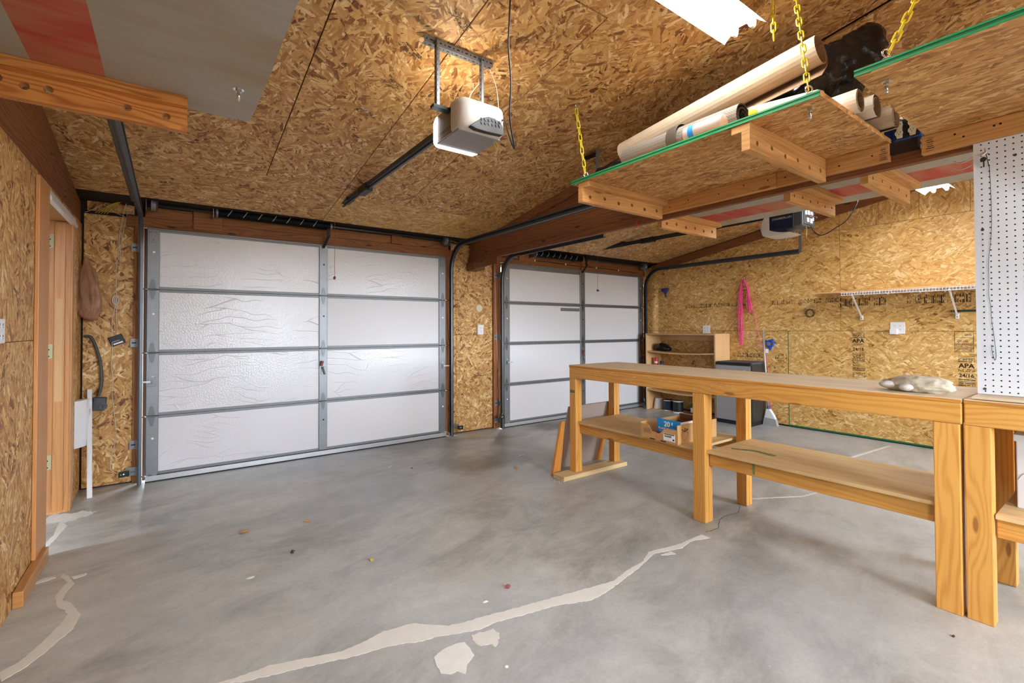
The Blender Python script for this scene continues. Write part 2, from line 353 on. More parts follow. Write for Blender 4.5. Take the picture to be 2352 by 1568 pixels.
# ---------------------------------------------------------------- geometry helpers
class MB:
    def __init__(s): s.v = []; s.f = []; s.m = []; s.mi = 0
    def add(s, vs, fs):
        o = len(s.v); s.v += [tuple(v) for v in vs]
        for f in fs: s.f.append(tuple(i+o for i in f)); s.m.append(s.mi)
        return s
    def box(s, x0, x1, y0, y1, z0, z1):
        return s.add([(x, y, z) for x in (x0, x1) for y in (y0, y1) for z in (z0, z1)],
                     [(0, 1, 3, 2), (4, 6, 7, 5), (0, 4, 5, 1), (2, 3, 7, 6), (0, 2, 6, 4), (1, 5, 7, 3)])
    def obox(s, c, ax, ay, az, hx, hy, hz):
        c, ax, ay, az = Vector(c), Vector(ax).normalized(), Vector(ay).normalized(), Vector(az).normalized()
        return s.add([c+ax*hx*i+ay*hy*j+az*hz*k for i in (-1, 1) for j in (-1, 1) for k in (-1, 1)],
                     [(0, 1, 3, 2), (4, 6, 7, 5), (0, 4, 5, 1), (2, 3, 7, 6), (0, 2, 6, 4), (1, 5, 7, 3)])
    def tube(s, pts, r, n=8, closed=False, cap=True):
        P = [Vector(p) for p in pts]; k = len(P); R = r if hasattr(r, '__len__') else [r]*k
        up = None; rings = []
        for i in range(k):
            a = P[(i-1) % k] if closed or i else P[i]; b_ = P[(i+1) % k] if closed or i < k-1 else P[i]
            t = (b_-a).normalized()
            if up is None: up = Vector((0, 0, 1)) if abs(t.z) < .9 else Vector((1, 0, 0))
            x = (up-t*up.dot(t)).normalized(); y = t.cross(x); up = x
            rings.append([P[i]+(x*math.cos(2*math.pi*j/n)+y*math.sin(2*math.pi*j/n))*R[i] for j in range(n)])
        vs = [v for r_ in rings for v in r_]; fs = []
        for i in range(k if closed else k-1):
            for j in range(n):
                a, b_ = i*n, ((i+1) % k)*n; fs.append((a+j, a+(j+1) % n, b_+(j+1) % n, b_+j))
        if cap and not closed: fs += [tuple(range(n))[::-1], tuple((k-1)*n+j for j in range(n))]
        return s.add(vs, fs)
    def lathe(s, prof, c, ax=(0, 0, 1), n=20, cap=True):
        c = Vector(c); az = Vector(ax).normalized(); t = Vector((1, 0, 0)) if abs(az.x) < .9 else Vector((0, 1, 0))
        x = (t-az*t.dot(az)).normalized(); y = az.cross(x); vs = []
        for r, h in prof: vs += [c+az*h+(x*math.cos(2*math.pi*j/n)+y*math.sin(2*math.pi*j/n))*r for j in range(n)]
        fs = [(i*n+j, i*n+(j+1) % n, (i+1)*n+(j+1) % n, (i+1)*n+j) for i in range(len(prof)-1) for j in range(n)]
        if cap: fs += [tuple(range(n))[::-1], tuple((len(prof)-1)*n+j for j in range(n))]
        return s.add(vs, fs)
    def prism(s, poly, ext):
        P = [Vector(p) for p in poly]; e = Vector(ext); n = len(P)
        return s.add(P+[p+e for p in P], [tuple(range(n))[::-1], tuple(range(n, 2*n))]+[(i, (i+1) % n, n+(i+1) % n, n+i) for i in range(n)])
def uvbox(me, grain):
    uvl = me.uv_layers.new(name='UVMap')
    for p in me.polygons:
        a = max(range(3), key=lambda i: abs(p.normal[i])); o = [i for i in range(3) if i != a]
        u, v = (grain, [i for i in o if i != grain][0]) if grain in o else o
        for li in p.loop_indices:
            co = me.vertices[me.loops[li].vertex_index].co; uvl.data[li].uv = (co[u], co[v])
def base_of(vs):
    xs, ys, zs = zip(*vs); return Vector(((min(xs)+max(xs))/2, (min(ys)+max(ys))/2, min(zs)))
def build(name, mb, mat, parent=None, grain=0, smooth=False, bevel=0, seg=2, kind=None):
    """mb holds world coordinates; the object gets its origin at its base."""
    mats = mat if isinstance(mat, (list, tuple)) else [mat]
    me = bpy.data.meshes.new(name); me.from_pydata(mb.v, [], mb.f); me.validate()
    if len(mats) > 1 and len(me.polygons) == len(mb.m): me.polygons.foreach_set('material_index', mb.m)
    uvbox(me, grain)
    o0 = base_of(mb.v)
    for v in me.vertices: v.co -= o0
    for k in mats: me.materials.append(M[k])
    if smooth: me.polygons.foreach_set('use_smooth', [True]*len(me.polygons))
    me.update()
    ob = bpy.data.objects.new(name, me); C.objects.link(ob)
    if parent is not None:
        ob.parent = parent; ob.location = o0-world(parent)
    else: ob.location = o0
    if bevel:
        bv = ob.modifiers.new('b', 'BEVEL'); bv.width = bevel; bv.segments = seg; bv.limit_method = 'ANGLE'; bv.angle_limit = .6
    if kind: ob['kind'] = kind
    return ob
def world(o):
    l = o.location.copy()
    while o.parent: o = o.parent; l += o.location
    return l
def tag(o, label, cat, group=None):
    o['label'] = label; o['category'] = cat
    if group: o['group'] = group
    return o
def thing(name, label, cat, loc, group=None):
    o = bpy.data.objects.new(name, None); C.objects.link(o); o.location = loc; o.empty_display_size = .1
    return tag(o, label, cat, group)
def struct(name, mb, mat, grain=0, **k): 
    return build(name, mb, mat, grain=grain, kind='structure', **k)
def B(*a): return MB().box(*a)
def arc(c, r, a0, a1, n, ux, uz):
    c, ux, uz = Vector(c), Vector(ux), Vector(uz)
    return [c+ux*r*math.cos(a0+(a1-a0)*i/n)+uz*r*math.sin(a0+(a1-a0)*i/n) for i in range(n+1)]
def smoothpts(P, k=4):
    P = [Vector(p) for p in P]; out = []
    for i in range(len(P)-1):
        p0, p1, p2, p3 = P[max(i-1, 0)], P[i], P[i+1], P[min(i+2, len(P)-1)]
        for j in range(k):
            t = j/k; out.append(.5*((2*p1)+(p2-p0)*t+(2*p0-5*p1+4*p2-p3)*t*t+(3*p1-p0-3*p2+p3)*t**3))
    return out+[P[-1]]
def text_mesh(s, size, org, right, up, mb=None, off=0.0, align='LEFT', sx=1.0, shear=0.0):
    cu = bpy.data.curves.new('t', 'FONT'); cu.body = s; cu.size = size; cu.offset = off; cu.align_x = align; cu.shear = shear; cu.resolution_u = 3
    ob = bpy.data.objects.new('t', cu); C.objects.link(ob)
    dg = bpy.context.evaluated_depsgraph_get(); me = bpy.data.meshes.new_from_object(ob.evaluated_get(dg))
    org, right, up = Vector(org), Vector(right).normalized(), Vector(up).normalized()
    mb = mb or MB(); mb.add([org+right*v.co.x*sx+up*v.co.y for v in me.vertices], [tuple(p.vertices) for p in me.polygons])
    bpy.data.objects.remove(ob); bpy.data.curves.remove(cu); bpy.data.meshes.remove(me)
    return mb
def holed_board(mb, p, ax, L, az, H, ay, T, holes, r, n=14):
    """board from corner p: length L along ax, height H along az, thickness T along ay; round holes drilled through it."""
    p, ax, ay, az = Vector(p), Vector(ax), Vector(ay), Vector(az); hs = sorted(holes)
    cuts = [0]+[(a[0]+b_[0])/2 for a, b_ in zip(hs, hs[1:])]+[L]
    for (hx, hz), c0, c1 in zip(hs, cuts, cuts[1:]):
        cs = []
        for x, z in ((c1, 0), (c1, H), (c0, H), (c0, 0)): cs.append(math.atan2(z-hz, x-hx))
        an = sorted([2*math.pi*j/n-math.pi for j in range(n)]+cs); k = len(an); ring_o = []; ring_i = []
        for a in an:
            dx, dz = math.cos(a), math.sin(a); t = 1e9
            if dx > 1e-9: t = min(t, (c1-hx)/dx)
            if dx < -1e-9: t = min(t, (c0-hx)/dx)
            if dz > 1e-9: t = min(t, (H-hz)/dz)
            if dz < -1e-9: t = min(t, -hz/dz)
            ring_o.append((hx+dx*t, hz+dz*t)); ring_i.append((hx+dx*r, hz+dz*r))
        P = lambda q, y: p+ax*q[0]+az*q[1]+ay*y
        vs = [P(q, 0) for q in ring_o]+[P(q, 0) for q in ring_i]+[P(q, T) for q in ring_o]+[P(q, T) for q in ring_i]
        fs = []
        for j in range(k):
            j2 = (j+1) % k
            fs += [(j, j2, k+j2, k+j), (2*k+j, 3*k+j, 3*k+j2, 2*k+j2), (k+j, k+j2, 3*k+j2, 3*k+j)]
            q0, q1 = ring_o[j], ring_o[j2]
            inner = (abs(q0[0]-q1[0]) < 1e-6 and 1e-6 < q0[0] < L-1e-6)
            if not inner: fs.append((j, 2*k+j, 2*k+j2, j2))
        mb.add(vs, fs)
    return mb
def blob(mb, c, rad, n=16, m=10, amp=.1, f=3.0, seed=0, flat=None):
    from mathutils import noise
    c = Vector(c); vs = []; fs = []
    for i in range(m+1):
        th = math.pi*i/m
        for j in range(n):
            ph = 2*math.pi*j/n; d = Vector((math.sin(th)*math.cos(ph), math.sin(th)*math.sin(ph), math.cos(th)))
            k = 1+amp*noise.fractal(d*f+Vector((seed*3.1, seed, 0)), .8, 2.0, 4)
            q = Vector((d.x*rad[0]*k, d.y*rad[1]*k, d.z*rad[2]*k))
            if flat is not None and q.z < flat: q.z = flat
            vs.append(c+q)
    for i in range(m):
        for j in range(n): fs.append((i*n+j, (i+1)*n+j, (i+1)*n+(j+1) % n, i*n+(j+1) % n))
    return mb.add(vs, fs)
# ================================================================ the setting
XL, XR, YF, YB = -.58, 6.5, 5.08, -3.0
def cz(y): return 2.35+.16*(4.8-y) if y >= 0 else 2.35+.16*(4.8+y)
floor = struct('floor', B(-2.2, 6.75, YB-.2, 5.6, -.12, 0), 'concrete')
MAIN = [(0.143, 2.025), (0.192, 2.014), (0.247, 2.009), (0.311, 2.01), (0.407, 1.978), (0.557, 1.924), (0.664, 1.932), (0.737, 1.947), (0.803, 1.935), (0.854, 1.928), (0.913, 1.879), (0.979, 1.818), (1.047, 1.799), (1.114, 1.788), (1.286, 1.75), (1.472, 1.713), (1.631, 1.681), (1.828, 1.643), (1.948, 1.67), (2.11, 1.685), (2.225, 1.736), (2.309, 1.719), (2.475, 1.688), (2.57, 1.691), (2.669, 1.685), (2.671, 1.628), (2.544, 1.673), (2.418, 1.65), (2.32, 1.678), (2.224, 1.705), (2.142, 1.682), (2.046, 1.654), (1.886, 1.626), (1.746, 1.597), (1.609, 1.59), (1.45, 1.657), (1.274, 1.69), (1.154, 1.72), (1.077, 1.716), (0.961, 1.76), (0.906, 1.783), (0.845, 1.793), (0.771, 1.826), (0.707, 1.851), (0.622, 1.861), (0.545, 1.882), (0.42, 1.92), (0.325, 1.944), (0.207, 1.979)]
SCURVE = [(-0.487, 2.498), (-0.439, 2.543), (-0.4, 2.607), (-0.367, 2.676), (-0.329, 2.749), (-0.317, 2.865), (-0.367, 3.017), (-0.404, 3.064), (-0.407, 3.082), (-0.403, 3.156), (-0.383, 3.232), (-0.416, 3.347), (-0.449, 3.402), (-0.45, 3.355), (-0.423, 3.297), (-0.412, 3.276), (-0.427, 3.214), (-0.437, 3.127), (-0.416, 3.01), (-0.379, 2.947), (-0.365, 2.901), (-0.371, 2.85), (-0.399, 2.759), (-0.428, 2.677), (-0.462, 2.603), (-0.511, 2.562)]
UPL = [(-0.583, 3.821), (-0.573, 3.901), (-0.557, 4.009), (-0.542, 4.143), (-0.535, 4.213), (-0.588, 4.348), (-0.586, 4.252), (-0.581, 4.075), (-0.596, 3.96), (-0.591, 3.839)]
WHITE = [(-0.686, 4.46), (-0.642, 4.553), (-0.558, 4.474), (-0.5, 4.497), (-0.416, 4.425), (-0.454, 4.35), (-0.509, 4.314), (-0.563, 4.296), (-0.624, 4.325), (-0.661, 4.325)]
P1 = [(0.837, 1.678), (0.888, 1.697), (0.942, 1.7), (0.981, 1.685), (0.978, 1.641), (0.971, 1.595), (0.925, 1.569), (0.893, 1.529), (0.875, 1.558), (0.846, 1.56), (0.822, 1.584), (0.826, 1.632)]
P2 = [(1.025, 1.701), (1.079, 1.696), (1.123, 1.685), (1.122, 1.635), (1.089, 1.603), (1.068, 1.581), (1.056, 1.617), (1.016, 1.63), (1.015, 1.663)]
P3 = [(-0.549, 3.365), (-0.519, 3.395), (-0.475, 3.389), (-0.469, 3.367), (-0.507, 3.351), (-0.543, 3.344)]
P4 = [(-0.407, 3.33), (-0.346, 3.335), (-0.346, 3.312), (-0.392, 3.298)]
P5 = [(2.246, 1.668), (2.33, 1.666), (2.326, 1.63), (2.275, 1.646)]
def jag(P, a, k=5):
    out = []
    for i in range(len(P)):
        p, q = Vector(P[i]+(0,)), Vector(P[(i+1) % len(P)]+(0,)); n = max(1, int((q-p).length/.012))
        for j in range(n):
            r = p.lerp(q, j/n); out.append((r.x+random.uniform(-a, a), r.y+random.uniform(-a, a)))
    return out
def patch(P, mat, h=.0012, a=.003):
    mb = MB(); mb.prism([(x, y, .0) for x, y in jag(P, a)], (0, 0, h))
    build('crack_filler', mb, mat, floor)
patch(MAIN, 'filler'); patch(SCURVE, 'filler_grey', a=.002); patch(UPL, 'filler', a=.003); patch(P1, 'filler_white', a=.002); patch(P2, 'filler', a=.006)
patch(P3, 'filler', a=.003); patch(P4, 'filler_white', a=.003); patch(P5, 'filler_white', a=.005); patch(WHITE, 'filler_white', h=.0006, a=.012)
# fine cracks in the slab
def crack(pts, w=.003):
    mb = MB(); P = smoothpts([(x, y, 0) for x, y in pts], 5); top = []; bot = []
    for i, p in enumerate(P):
        d = (P[min(i+1, len(P)-1)]-P[max(i-1, 0)]).normalized(); n = Vector((-d.y, d.x, 0))*w*random.uniform(.4, 1)
        q = p+Vector((random.uniform(-.006, .006), random.uniform(-.006, .006), 0)); top.append(q+n); bot.append(q-n)
    mb.prism(top+bot[::-1], (0, 0, .0007)); return build('floor_crack', mb, 'mud', floor)
crack([(2.72, 1.69), (2.85, 1.68), (3.0, 1.75), (3.2, 1.74), (3.33, 1.8)], .002)
ln = MB().prism([(x, y, 0) for x, y in jag([(3.52, 1.83), (3.9, 1.62), (4.3, 1.55), (4.3, 1.535), (3.9, 1.6), (3.52, 1.81)], .004)], (0, 0, .0006)); build('crack_filler', ln, 'filler_grey', floor)
ln = MB().prism([(x, y, 0) for x, y in jag([(4.45, 1.9), (6.3, 1.75), (6.3, 1.72), (4.45, 1.87)], .004)], (0, 0, .0006)); build('crack_filler', ln, 'filler_grey', floor)
# ---- front wall (garage doors)
mb = MB()
for x0, x1, z0, z1 in ((XL-.15, -.1645, 0, 1.1), (XL-.15, -.14, 1.1, 3.3), (-.14, 2.63, 2.12, 3.3), (2.63, 3.52, 0, 3.3), (3.52, 6.26, 2.12, 3.3), (6.26, XR+.15, 0, 3.3)): mb.box(x0, x1, YF+.014, YF+.2, z0, z1)
wall_front = struct('wall_front', mb, 'wall_dark')
def panel(par, mat, x0, x1, y0, y1, z0, z1, grain=0): return build('osb_panel', B(x0, x1, y0, y1, z0, z1), mat, par, grain=grain)
panel(wall_front, 'osb_old', XL+.012, -.252, YF, YF+.012, .012, 2.222, 2)
panel(wall_front, 'osb_old', XL+.03, -.252, YF, YF+.012, 2.25, 2.375, 0)
panel(wall_front, 'osb_old', 2.768, 2.838, YF, YF+.012, .012, 1.205); panel(wall_front, 'osb_old', 2.841, 3.372, YF, YF+.012, .012, 1.205)
panel(wall_front, 'osb_old', 2.768, 2.838, YF, YF+.012, 1.209, 2.36); panel(wall_front, 'osb_old', 2.841, 3.372, YF, YF+.012, 1.209, 2.36)
panel(wall_front, 'osb_old', 6.37, XR-.004, YF, YF+.012, .012, 2.36)
for x0, x1 in ((-.252, -.186), (2.676, 2.764), (3.376, 3.48), (6.3, 6.366)): build('jamb_board', B(x0, x1, YF-.03, YF+.05, 0, 2.15), 'header', wall_front, grain=2, bevel=.003)
for x0, x1 in ((-.3, 2.78), (3.36, 6.42)):
    build('header_board', B(x0, x1, YF-.035, YF+.04, 2.146, 2.236), 'header', wall_front, grain=0, bevel=.003)
    build('header_board', B(x0+.12, x1-.05, YF-.015, YF+.04, 2.239, 2.43), 'header', wall_front, grain=0, bevel=.003)
build('spring_pad', B(.16, .38, YF-.045, YF-.016, 2.17, 2.44), 'header', wall_front, grain=0, bevel=.003)
build('spring_pad', B(3.78, 4.06, YF-.045, YF-.016, 2.19, 2.42), 'header', wall_front, grain=2, bevel=.003)
build('header_block', B(2.0, 2.12, YF-.04, YF-.016, 2.24, 2.42), 'header', wall_front, grain=2, bevel=.003)
# ---- right wall
mb = MB()
mb.box(XR+.014, XR+.164, YB-.2, YF+.2, 0, 3.3)
wall_right = struct('wall_right', mb, 'wall_dark')
def wpan(y0, y1, z0, z1, zb=None, grain=1):
    g = .0018
    mb = MB().prism([(XR, y0+g, z0+g), (XR, y1-g, z0+g), (XR, y1-g, (zb or z1)-g), (XR, y0+g, z1-g)], (.012, 0, 0))
    return build('osb_panel', mb, 'osb_new', wall_right, grain=grain)
for y0, y1 in ((-.1, .4), (.4, 2.84), (2.84, 4.66), (4.66, 5.08)): wpan(y0, y1, .02, 1.24)
wpan(-.2, 2.246, 1.24, 2.45); wpan(4.66, 5.08, 1.24, cz(4.66)-.02, cz(5.08)-.02)
build('osb_panel', MB().prism([(XR, 2.2478, 1.2418), (XR, 4.6582, 1.2418), (XR, 4.6582, cz(4.6582)-.02), (XR, 4.05, 2.448), (XR, 2.2478, 2.448)], (.012, 0, 0)), 'osb_new', wall_right, grain=1)
wpan(2.246, 4.05, 2.45, cz(2.246)-.02, 2.452)
for y0, y1 in ((1.86, 2.246), (1.5, 1.86), (1.1, 1.5), (.4, 1.1), (-.2, .4)): wpan(y0, y1, 2.45, cz(max(y0, .05))-.04, cz(y1)-.04, 2)
wpan(-1.5, -.1, .02, 1.24); wpan(-3, -1.5, .02, 1.24); wpan(-1.5, -.2, 1.24, 2.45); wpan(-3, -1.5, 1.24, 2.45); wpan(-3, -.2, 2.45, cz(-3)-.02, 3.05)
build('wall_rafter', MB().prism([(XR-.038, 4.95, cz(4.95)-.12), (XR-.038, 4.95, cz(4.95)-.012), (XR-.038, 0, cz(0)-.012), (XR-.038, 0, cz(0)-.12)], (.037, 0, 0)), 'old_beam', wall_right, grain=1, bevel=.002)
build('green_bottom_edge', B(XR-.002, XR+.002, -.1, 2.84, .012, .03), 'green_dark', wall_right)
build('green_panel_edge', B(XR-.0015, XR+.002, 2.836, 2.843, .03, 1.24), 'green_dark', wall_right)
# ---- left wall with the side door
mb = MB()
for y0, y1, z0, z1 in ((YB-.2, -2.4, 0, 3.3), (-2.4, -1.6, 0, .9), (-2.4, -1.6, 2.2, 3.3), (-1.6, 3.72, 0, 3.3), (4.553, YF+.2, 0, 3.3), (3.72, 4.553, 2.06, 3.3)): mb.box(XL-.15, XL-.014, y0, y1, z0, z1)
wall_left = struct('wall_left', mb, 'wall_dark')
def lpan(y0, y1, z0, z1): return build('osb_panel', B(XL-.012, XL, y0+.0015, y1-.0015, z0+.0015, z1-.0015), 'osb_old', wall_left, grain=2)
lpan(-3, -1.6, 0, .9); lpan(-3, -2.4, .9, 2.13)
for y0, y1 in ((-1.6, 1.24), (1.24, 3.47)): lpan(y0, y1, .0, 1.225); lpan(y0, y1, 1.225, 2.13)
lpan(4.63, 5.078, 0, 2.13); lpan(3.47, 4.63, 2.085, 2.13)
build('wall_rafter', MB().prism([(XL-.012, 5.05, 2.13), (XL-.012, 5.05, cz(5.05)-.01), (XL-.012, 0, cz(0)-.01), (XL-.012, 0, 2.13)], (.006, 0, 0)), 'old_beam', wall_left, grain=1)
build('upper_panel', B(XL-.012, XL-.006, -3, 0, 2.2, 3.1), 'old_beam', wall_left, grain=1)
# door frame
t1 = struct('trim_1', B(XL, XL+.018, 3.47, 3.725, .075, 2.1), 'jamb', grain=2, bevel=.003)
build('finger_joint_cap', B(XL-.02, XL+.016, 3.725, 3.731, .0, 2.06), 'hardboard', t1)
t2 = struct('trim_2', B(XL-.20, XL+.004, 4.543, 4.553, .0, 2.06), 'jamb', grain=2)
build('door_stop', B(XL-.078, XL-.022, 4.527, 4.543, .02, 2.04), 'jamb', t2, grain=2, bevel=.003)
build('jamb_casing', B(XL, XL+.016, 4.55, 4.63, .0, 2.05), 'jamb', t2, grain=2, bevel=.003)
build('repair_strip', B(XL-.07, XL-.03, 4.523, 4.527, .78, 1.5), 'particle_board', t2, grain=2)
for z in (.36, 1.13, 1.9):
    h = build('hinge_leaf', B(XL-.145, XL-.083, 4.539, 4.543, z-.05, z+.05), 'brass', t2, bevel=.001)
    for dz, dx in ((.035, .02), (.012, .042), (-.012, .02), (-.035, .042)): build('screw', MB().lathe([(.0045, 0), (.003, .001)], (XL-.145+dx, 4.539, z+dz), (0, -1, 0), 8), 'black_metal', h)
struct('trim_3', B(XL-.18, XL-.014, 3.725, 4.553, 2.045, 2.06), 'jamb', grain=1)
tm = MB().prism([(XL+.0, 3.73, 2.09), (XL+.014, 3.73, 2.09), (XL+.018, 3.73, 2.06), (XL+.026, 3.73, 2.045), (XL+.026, 3.73, 2.028), (XL, 3.73, 2.028)], (0, .93, 0))
struct('trim_4', tm, 'white_enamel', grain=1)
d3 = struct('added_door_3', B(XL-.20, XL-.165, 3.73, 4.54, .01, 2.045), 'white_paint', grain=2)  # closed door added out of sight to stop daylight leaking in
build('door_knob', MB().lathe([(.012, 0), (.012, .03), (.026, .035), (.028, .05), (.02, .06), (0, .062)], (XL-.165, 3.8, 1.0), (1, 0, 0), 14), 'brass', d3, smooth=True)
struct('baseboard_left', B(XL+.002, XL+.04, 3.1, 3.66, 0, .075), 'jamb', grain=1, bevel=.004)
# ---- back wall and unseen windows added behind the camera to let in fill light
mb = MB()
for x0, x1, z0, z1 in ((XL-.15, 1.2, 0, 3.3), (2.6, 3.7, 0, 3.3), (5.4, XR+.15, 0, 3.3), (1.2, 2.6, 0, .9), (1.2, 2.6, 2.2, 3.3), (3.7, 5.4, 0, .9), (3.7, 5.4, 2.2, 3.3)): mb.box(x0, x1, YB-.15, YB, z0, z1)
struct('wall_back', mb, 'osb_old')
def window(name, P, a0, a1):
    am = (a0+a1)/2; mb = MB()
    for u0, u1, d0, d1, z0, z1 in ((a0, a0+.05, -.1, .02, .9, 2.2), (a1-.05, a1, -.1, .02, .9, 2.2), (a0+.05, a1-.05, -.1, .02, .9, .95), (a0+.05, a1-.05, -.1, .02, 2.15, 2.2), (am-.02, am+.02, -.08, 0, .95, 2.15)): mb.box(*P(u0, u1, d0, d1), z0, z1)
    win = struct(name, mb, 'white_paint')
    for u0, u1 in ((a0+.05, am-.02), (am+.02, a1-.05)): build('pane', B(*P(u0, u1, -.06, -.055), .95, 2.15), 'glass', win)
window('added_window_1', lambda u0, u1, d0, d1: (u0, u1, YB+d0, YB+d1), 1.2, 2.6)  # added for soft daylight and a glare patch on the wide door
window('added_window_2', lambda u0, u1, d0, d1: (u0, u1, YB+d0, YB+d1), 3.7, 5.4)  # added to bring more light onto the second garage door
window('added_window_3', lambda u0, u1, d0, d1: (XL+d0-.01, XL+d1, u0, u1), -2.4, -1.6)  # added in the side wall to light the bench fronts
# ---- ceiling
mb = MB()
mb.prism([(XL-.15, YF+.2, cz(YF+.2)+.02), (XL-.15, 0, cz(0)+.03), (XL-.15, YB-.2, cz(YB-.2)+.02), (XL-.15, YB-.2, 3.4), (XL-.15, YF+.2, 3.4)], (XR-XL+.3, 0, 0))
ceiling = struct('ceiling', mb, 'wall_dark')
def cpan(x0, x1, y0, y1, grain=1, mat='osb_old'):
    g = .0032; mb = MB().prism([(x0+g, y0+g, cz(y0+g)), (x0+g, y1-g, cz(y1-g)), (x0+g, y1-g, cz(y1-g)+.012), (x0+g, y0+g, cz(y0+g)+.012)], (x1-x0-2*g, 0, 0))
    return build('osb_panel', mb, mat, ceiling, grain=grain)
cpan(XL-.02, 1.2, 4.055, 4.81, 0); cpan(1.2, 3.03, 4.2, 4.82, 0, 'osb_new')
cpan(XL-.02, .594, 1.63, 4.055); cpan(.594, 1.2, 1.63, 4.055); cpan(1.2, 1.79, 1.63, 4.2); cpan(1.79, 3.03, 1.62, 4.2)
for x0, x1 in ((XL-.02, .3), (.3, 1.55), (1.55, 3.03)): cpan(x0, x1, .02, 1.63)
for x0, x1 in ((3.06, 4.9), (4.9, XR)): cpan(x0, x1, 4.2, 4.84, 0)
for x0, x1 in ((3.06, 4.3), (4.3, 5.5), (5.5, XR)): cpan(x0, x1, 1.62, 4.2); cpan(x0, x1, .02, 1.62)
for x0, x1 in ((XL, 1.6), (1.6, 3.9), (3.9, XR)): cpan(x0, x1, -3, -.02)
# small paper tags stapled on the ceiling
def ctag(x, y, w=.05, d=.025, a=.3):
    n = Vector((0, .16, -1)).normalized(); u = Vector((math.cos(a), math.sin(a), -.16*math.sin(a))).normalized(); v = n.cross(u)
    build('paper_label', MB().obox((x, y, cz(y)-.001), u, v, n, w/2, d/2, .0006), 'print_white', ceiling)
ctag(.97, 2.9, .055, .03); ctag(1.75, 2.6, .05, .03); ctag(.95, 3.9, .045, .03); ctag(2.1, 4.08, .04, .05)
# black-brown scorch and stamps on the ceiling boards
def cprint(x, y, w, d, n, mat='ink', seed=1, a=0.0):
    rnd = random.Random(seed); mb = MB(); u = Vector((math.cos(a), math.sin(a), -.16*math.sin(a))).normalized(); nn = Vector((0, .16, -1)).normalized(); v = nn.cross(u)
    for i in range(n):
        px, py = rnd.uniform(-w/2, w/2), rnd.uniform(-d/2, d/2)
        c = Vector((x, y, cz(y)-.0008))+u*px+v*py
        mb.obox(c, u, v, nn, rnd.uniform(.002, .008), rnd.uniform(.001, .0035), .0003)
    return build('stamp_print', mb, mat, ceiling, kind='stuff')
cprint(1.0, 2.32, .16, .12, 130, 'ink_light', 2, .5); cprint(1.13, 2.02, .16, .12, 130, 'ink_light', 3, .5); cprint(1.0, 2.62, .12, .2, 110, 'ink_light', 4, .4); cprint(.96, 2.95, .1, .2, 90, 'ink_light', 6, .4)
cprint(.18, 3.2, .02, .35, 80, 'ink', 5); cprint(.11, 3.35, .06, .06, 30, 'ink_light', 8)
# ---- truss between the bays
t5 = struct('trim_5', B(3.0, 3.045, .0, 5.06, 2.1, 2.166), 'old_beam', grain=1, bevel=.003)
build('gusset_board', B(3.012, 3.046, 2.2, 5.05, 2.162, 2.38), 'old_beam', t5, grain=1)
build('gusset_board', B(3.012, 3.046, .85, 2.198, 2.162, 2.40), 'old_beam', t5, grain=1)
build('web_board', MB().prism([(3.034, 4.9, 2.38), (3.034, 2.3, 2.38), (3.034, 2.3, cz(2.3)-.005), (3.034, 4.9, cz(4.9)-.005)], (.022, 0, 0)), 'old_beam', t5, grain=1)
build('top_chord', MB().prism([(3.004, 4.9, cz(4.9)-.09), (3.004, 2.2, cz(2.2)-.09), (3.004, 2.2, cz(2.2)-.002), (3.004, 4.9, cz(4.9)-.002)], (.024, 0, 0)), 'old_beam', t5, grain=1, bevel=.002)
build('bearing_block', B(2.98, 3.12, 4.86, 5.06, 2.0, 2.099), 'old_beam', t5, grain=0, bevel=.003)
build('metal_plate', B(2.999, 3.001, 4.62, 4.86, 2.01, 2.09), 'galv_dull', t5)
build('splice_board', B(2.99, 3.0, 4.4, 4.86, 2.02, 2.1), 'old_beam', t5, grain=1)
# ================================================================ garage doors
YD = 5.02
ZS = [.055, .551, 1.085, 1.621, 2.134]
def hinge_mesh(mb, x, z, w=.034, h=.085, y=4.9995):
    for s in (1, -1):
        mb.prism([(x-w*.75, y, z+s*.008), (x+w*.75, y, z+s*.008), (x+w*.62, y, z+s*.028), (x+.012, y, z+s*h*.9), (x+.004, y, z+s*h), (x-.004, y, z+s*h), (x-.012, y, z+s*h*.9), (x-w*.62, y, z+s*.028)], (0, -.0025, 0))
        mb.prism([(x-w*.5, y-.0025, z+s*.018), (x-w*.5+.005, y-.0025, z+s*.018), (x+.001, y-.0025, z+s*h*.8), (x-.004, y-.0025, z+s*h*.8)], (0, -.003, 0))
        mb.prism([(x+w*.5, y-.0025, z+s*.018), (x+w*.5-.005, y-.0025, z+s*.018), (x-.001, y-.0025, z+s*h*.8), (x+.004, y-.0025, z+s*h*.8)], (0, -.003, 0))
    mb.tube([(x-w*.85, y-.006, z), (x+w*.85, y-.006, z)], .007, 10)
    return mb
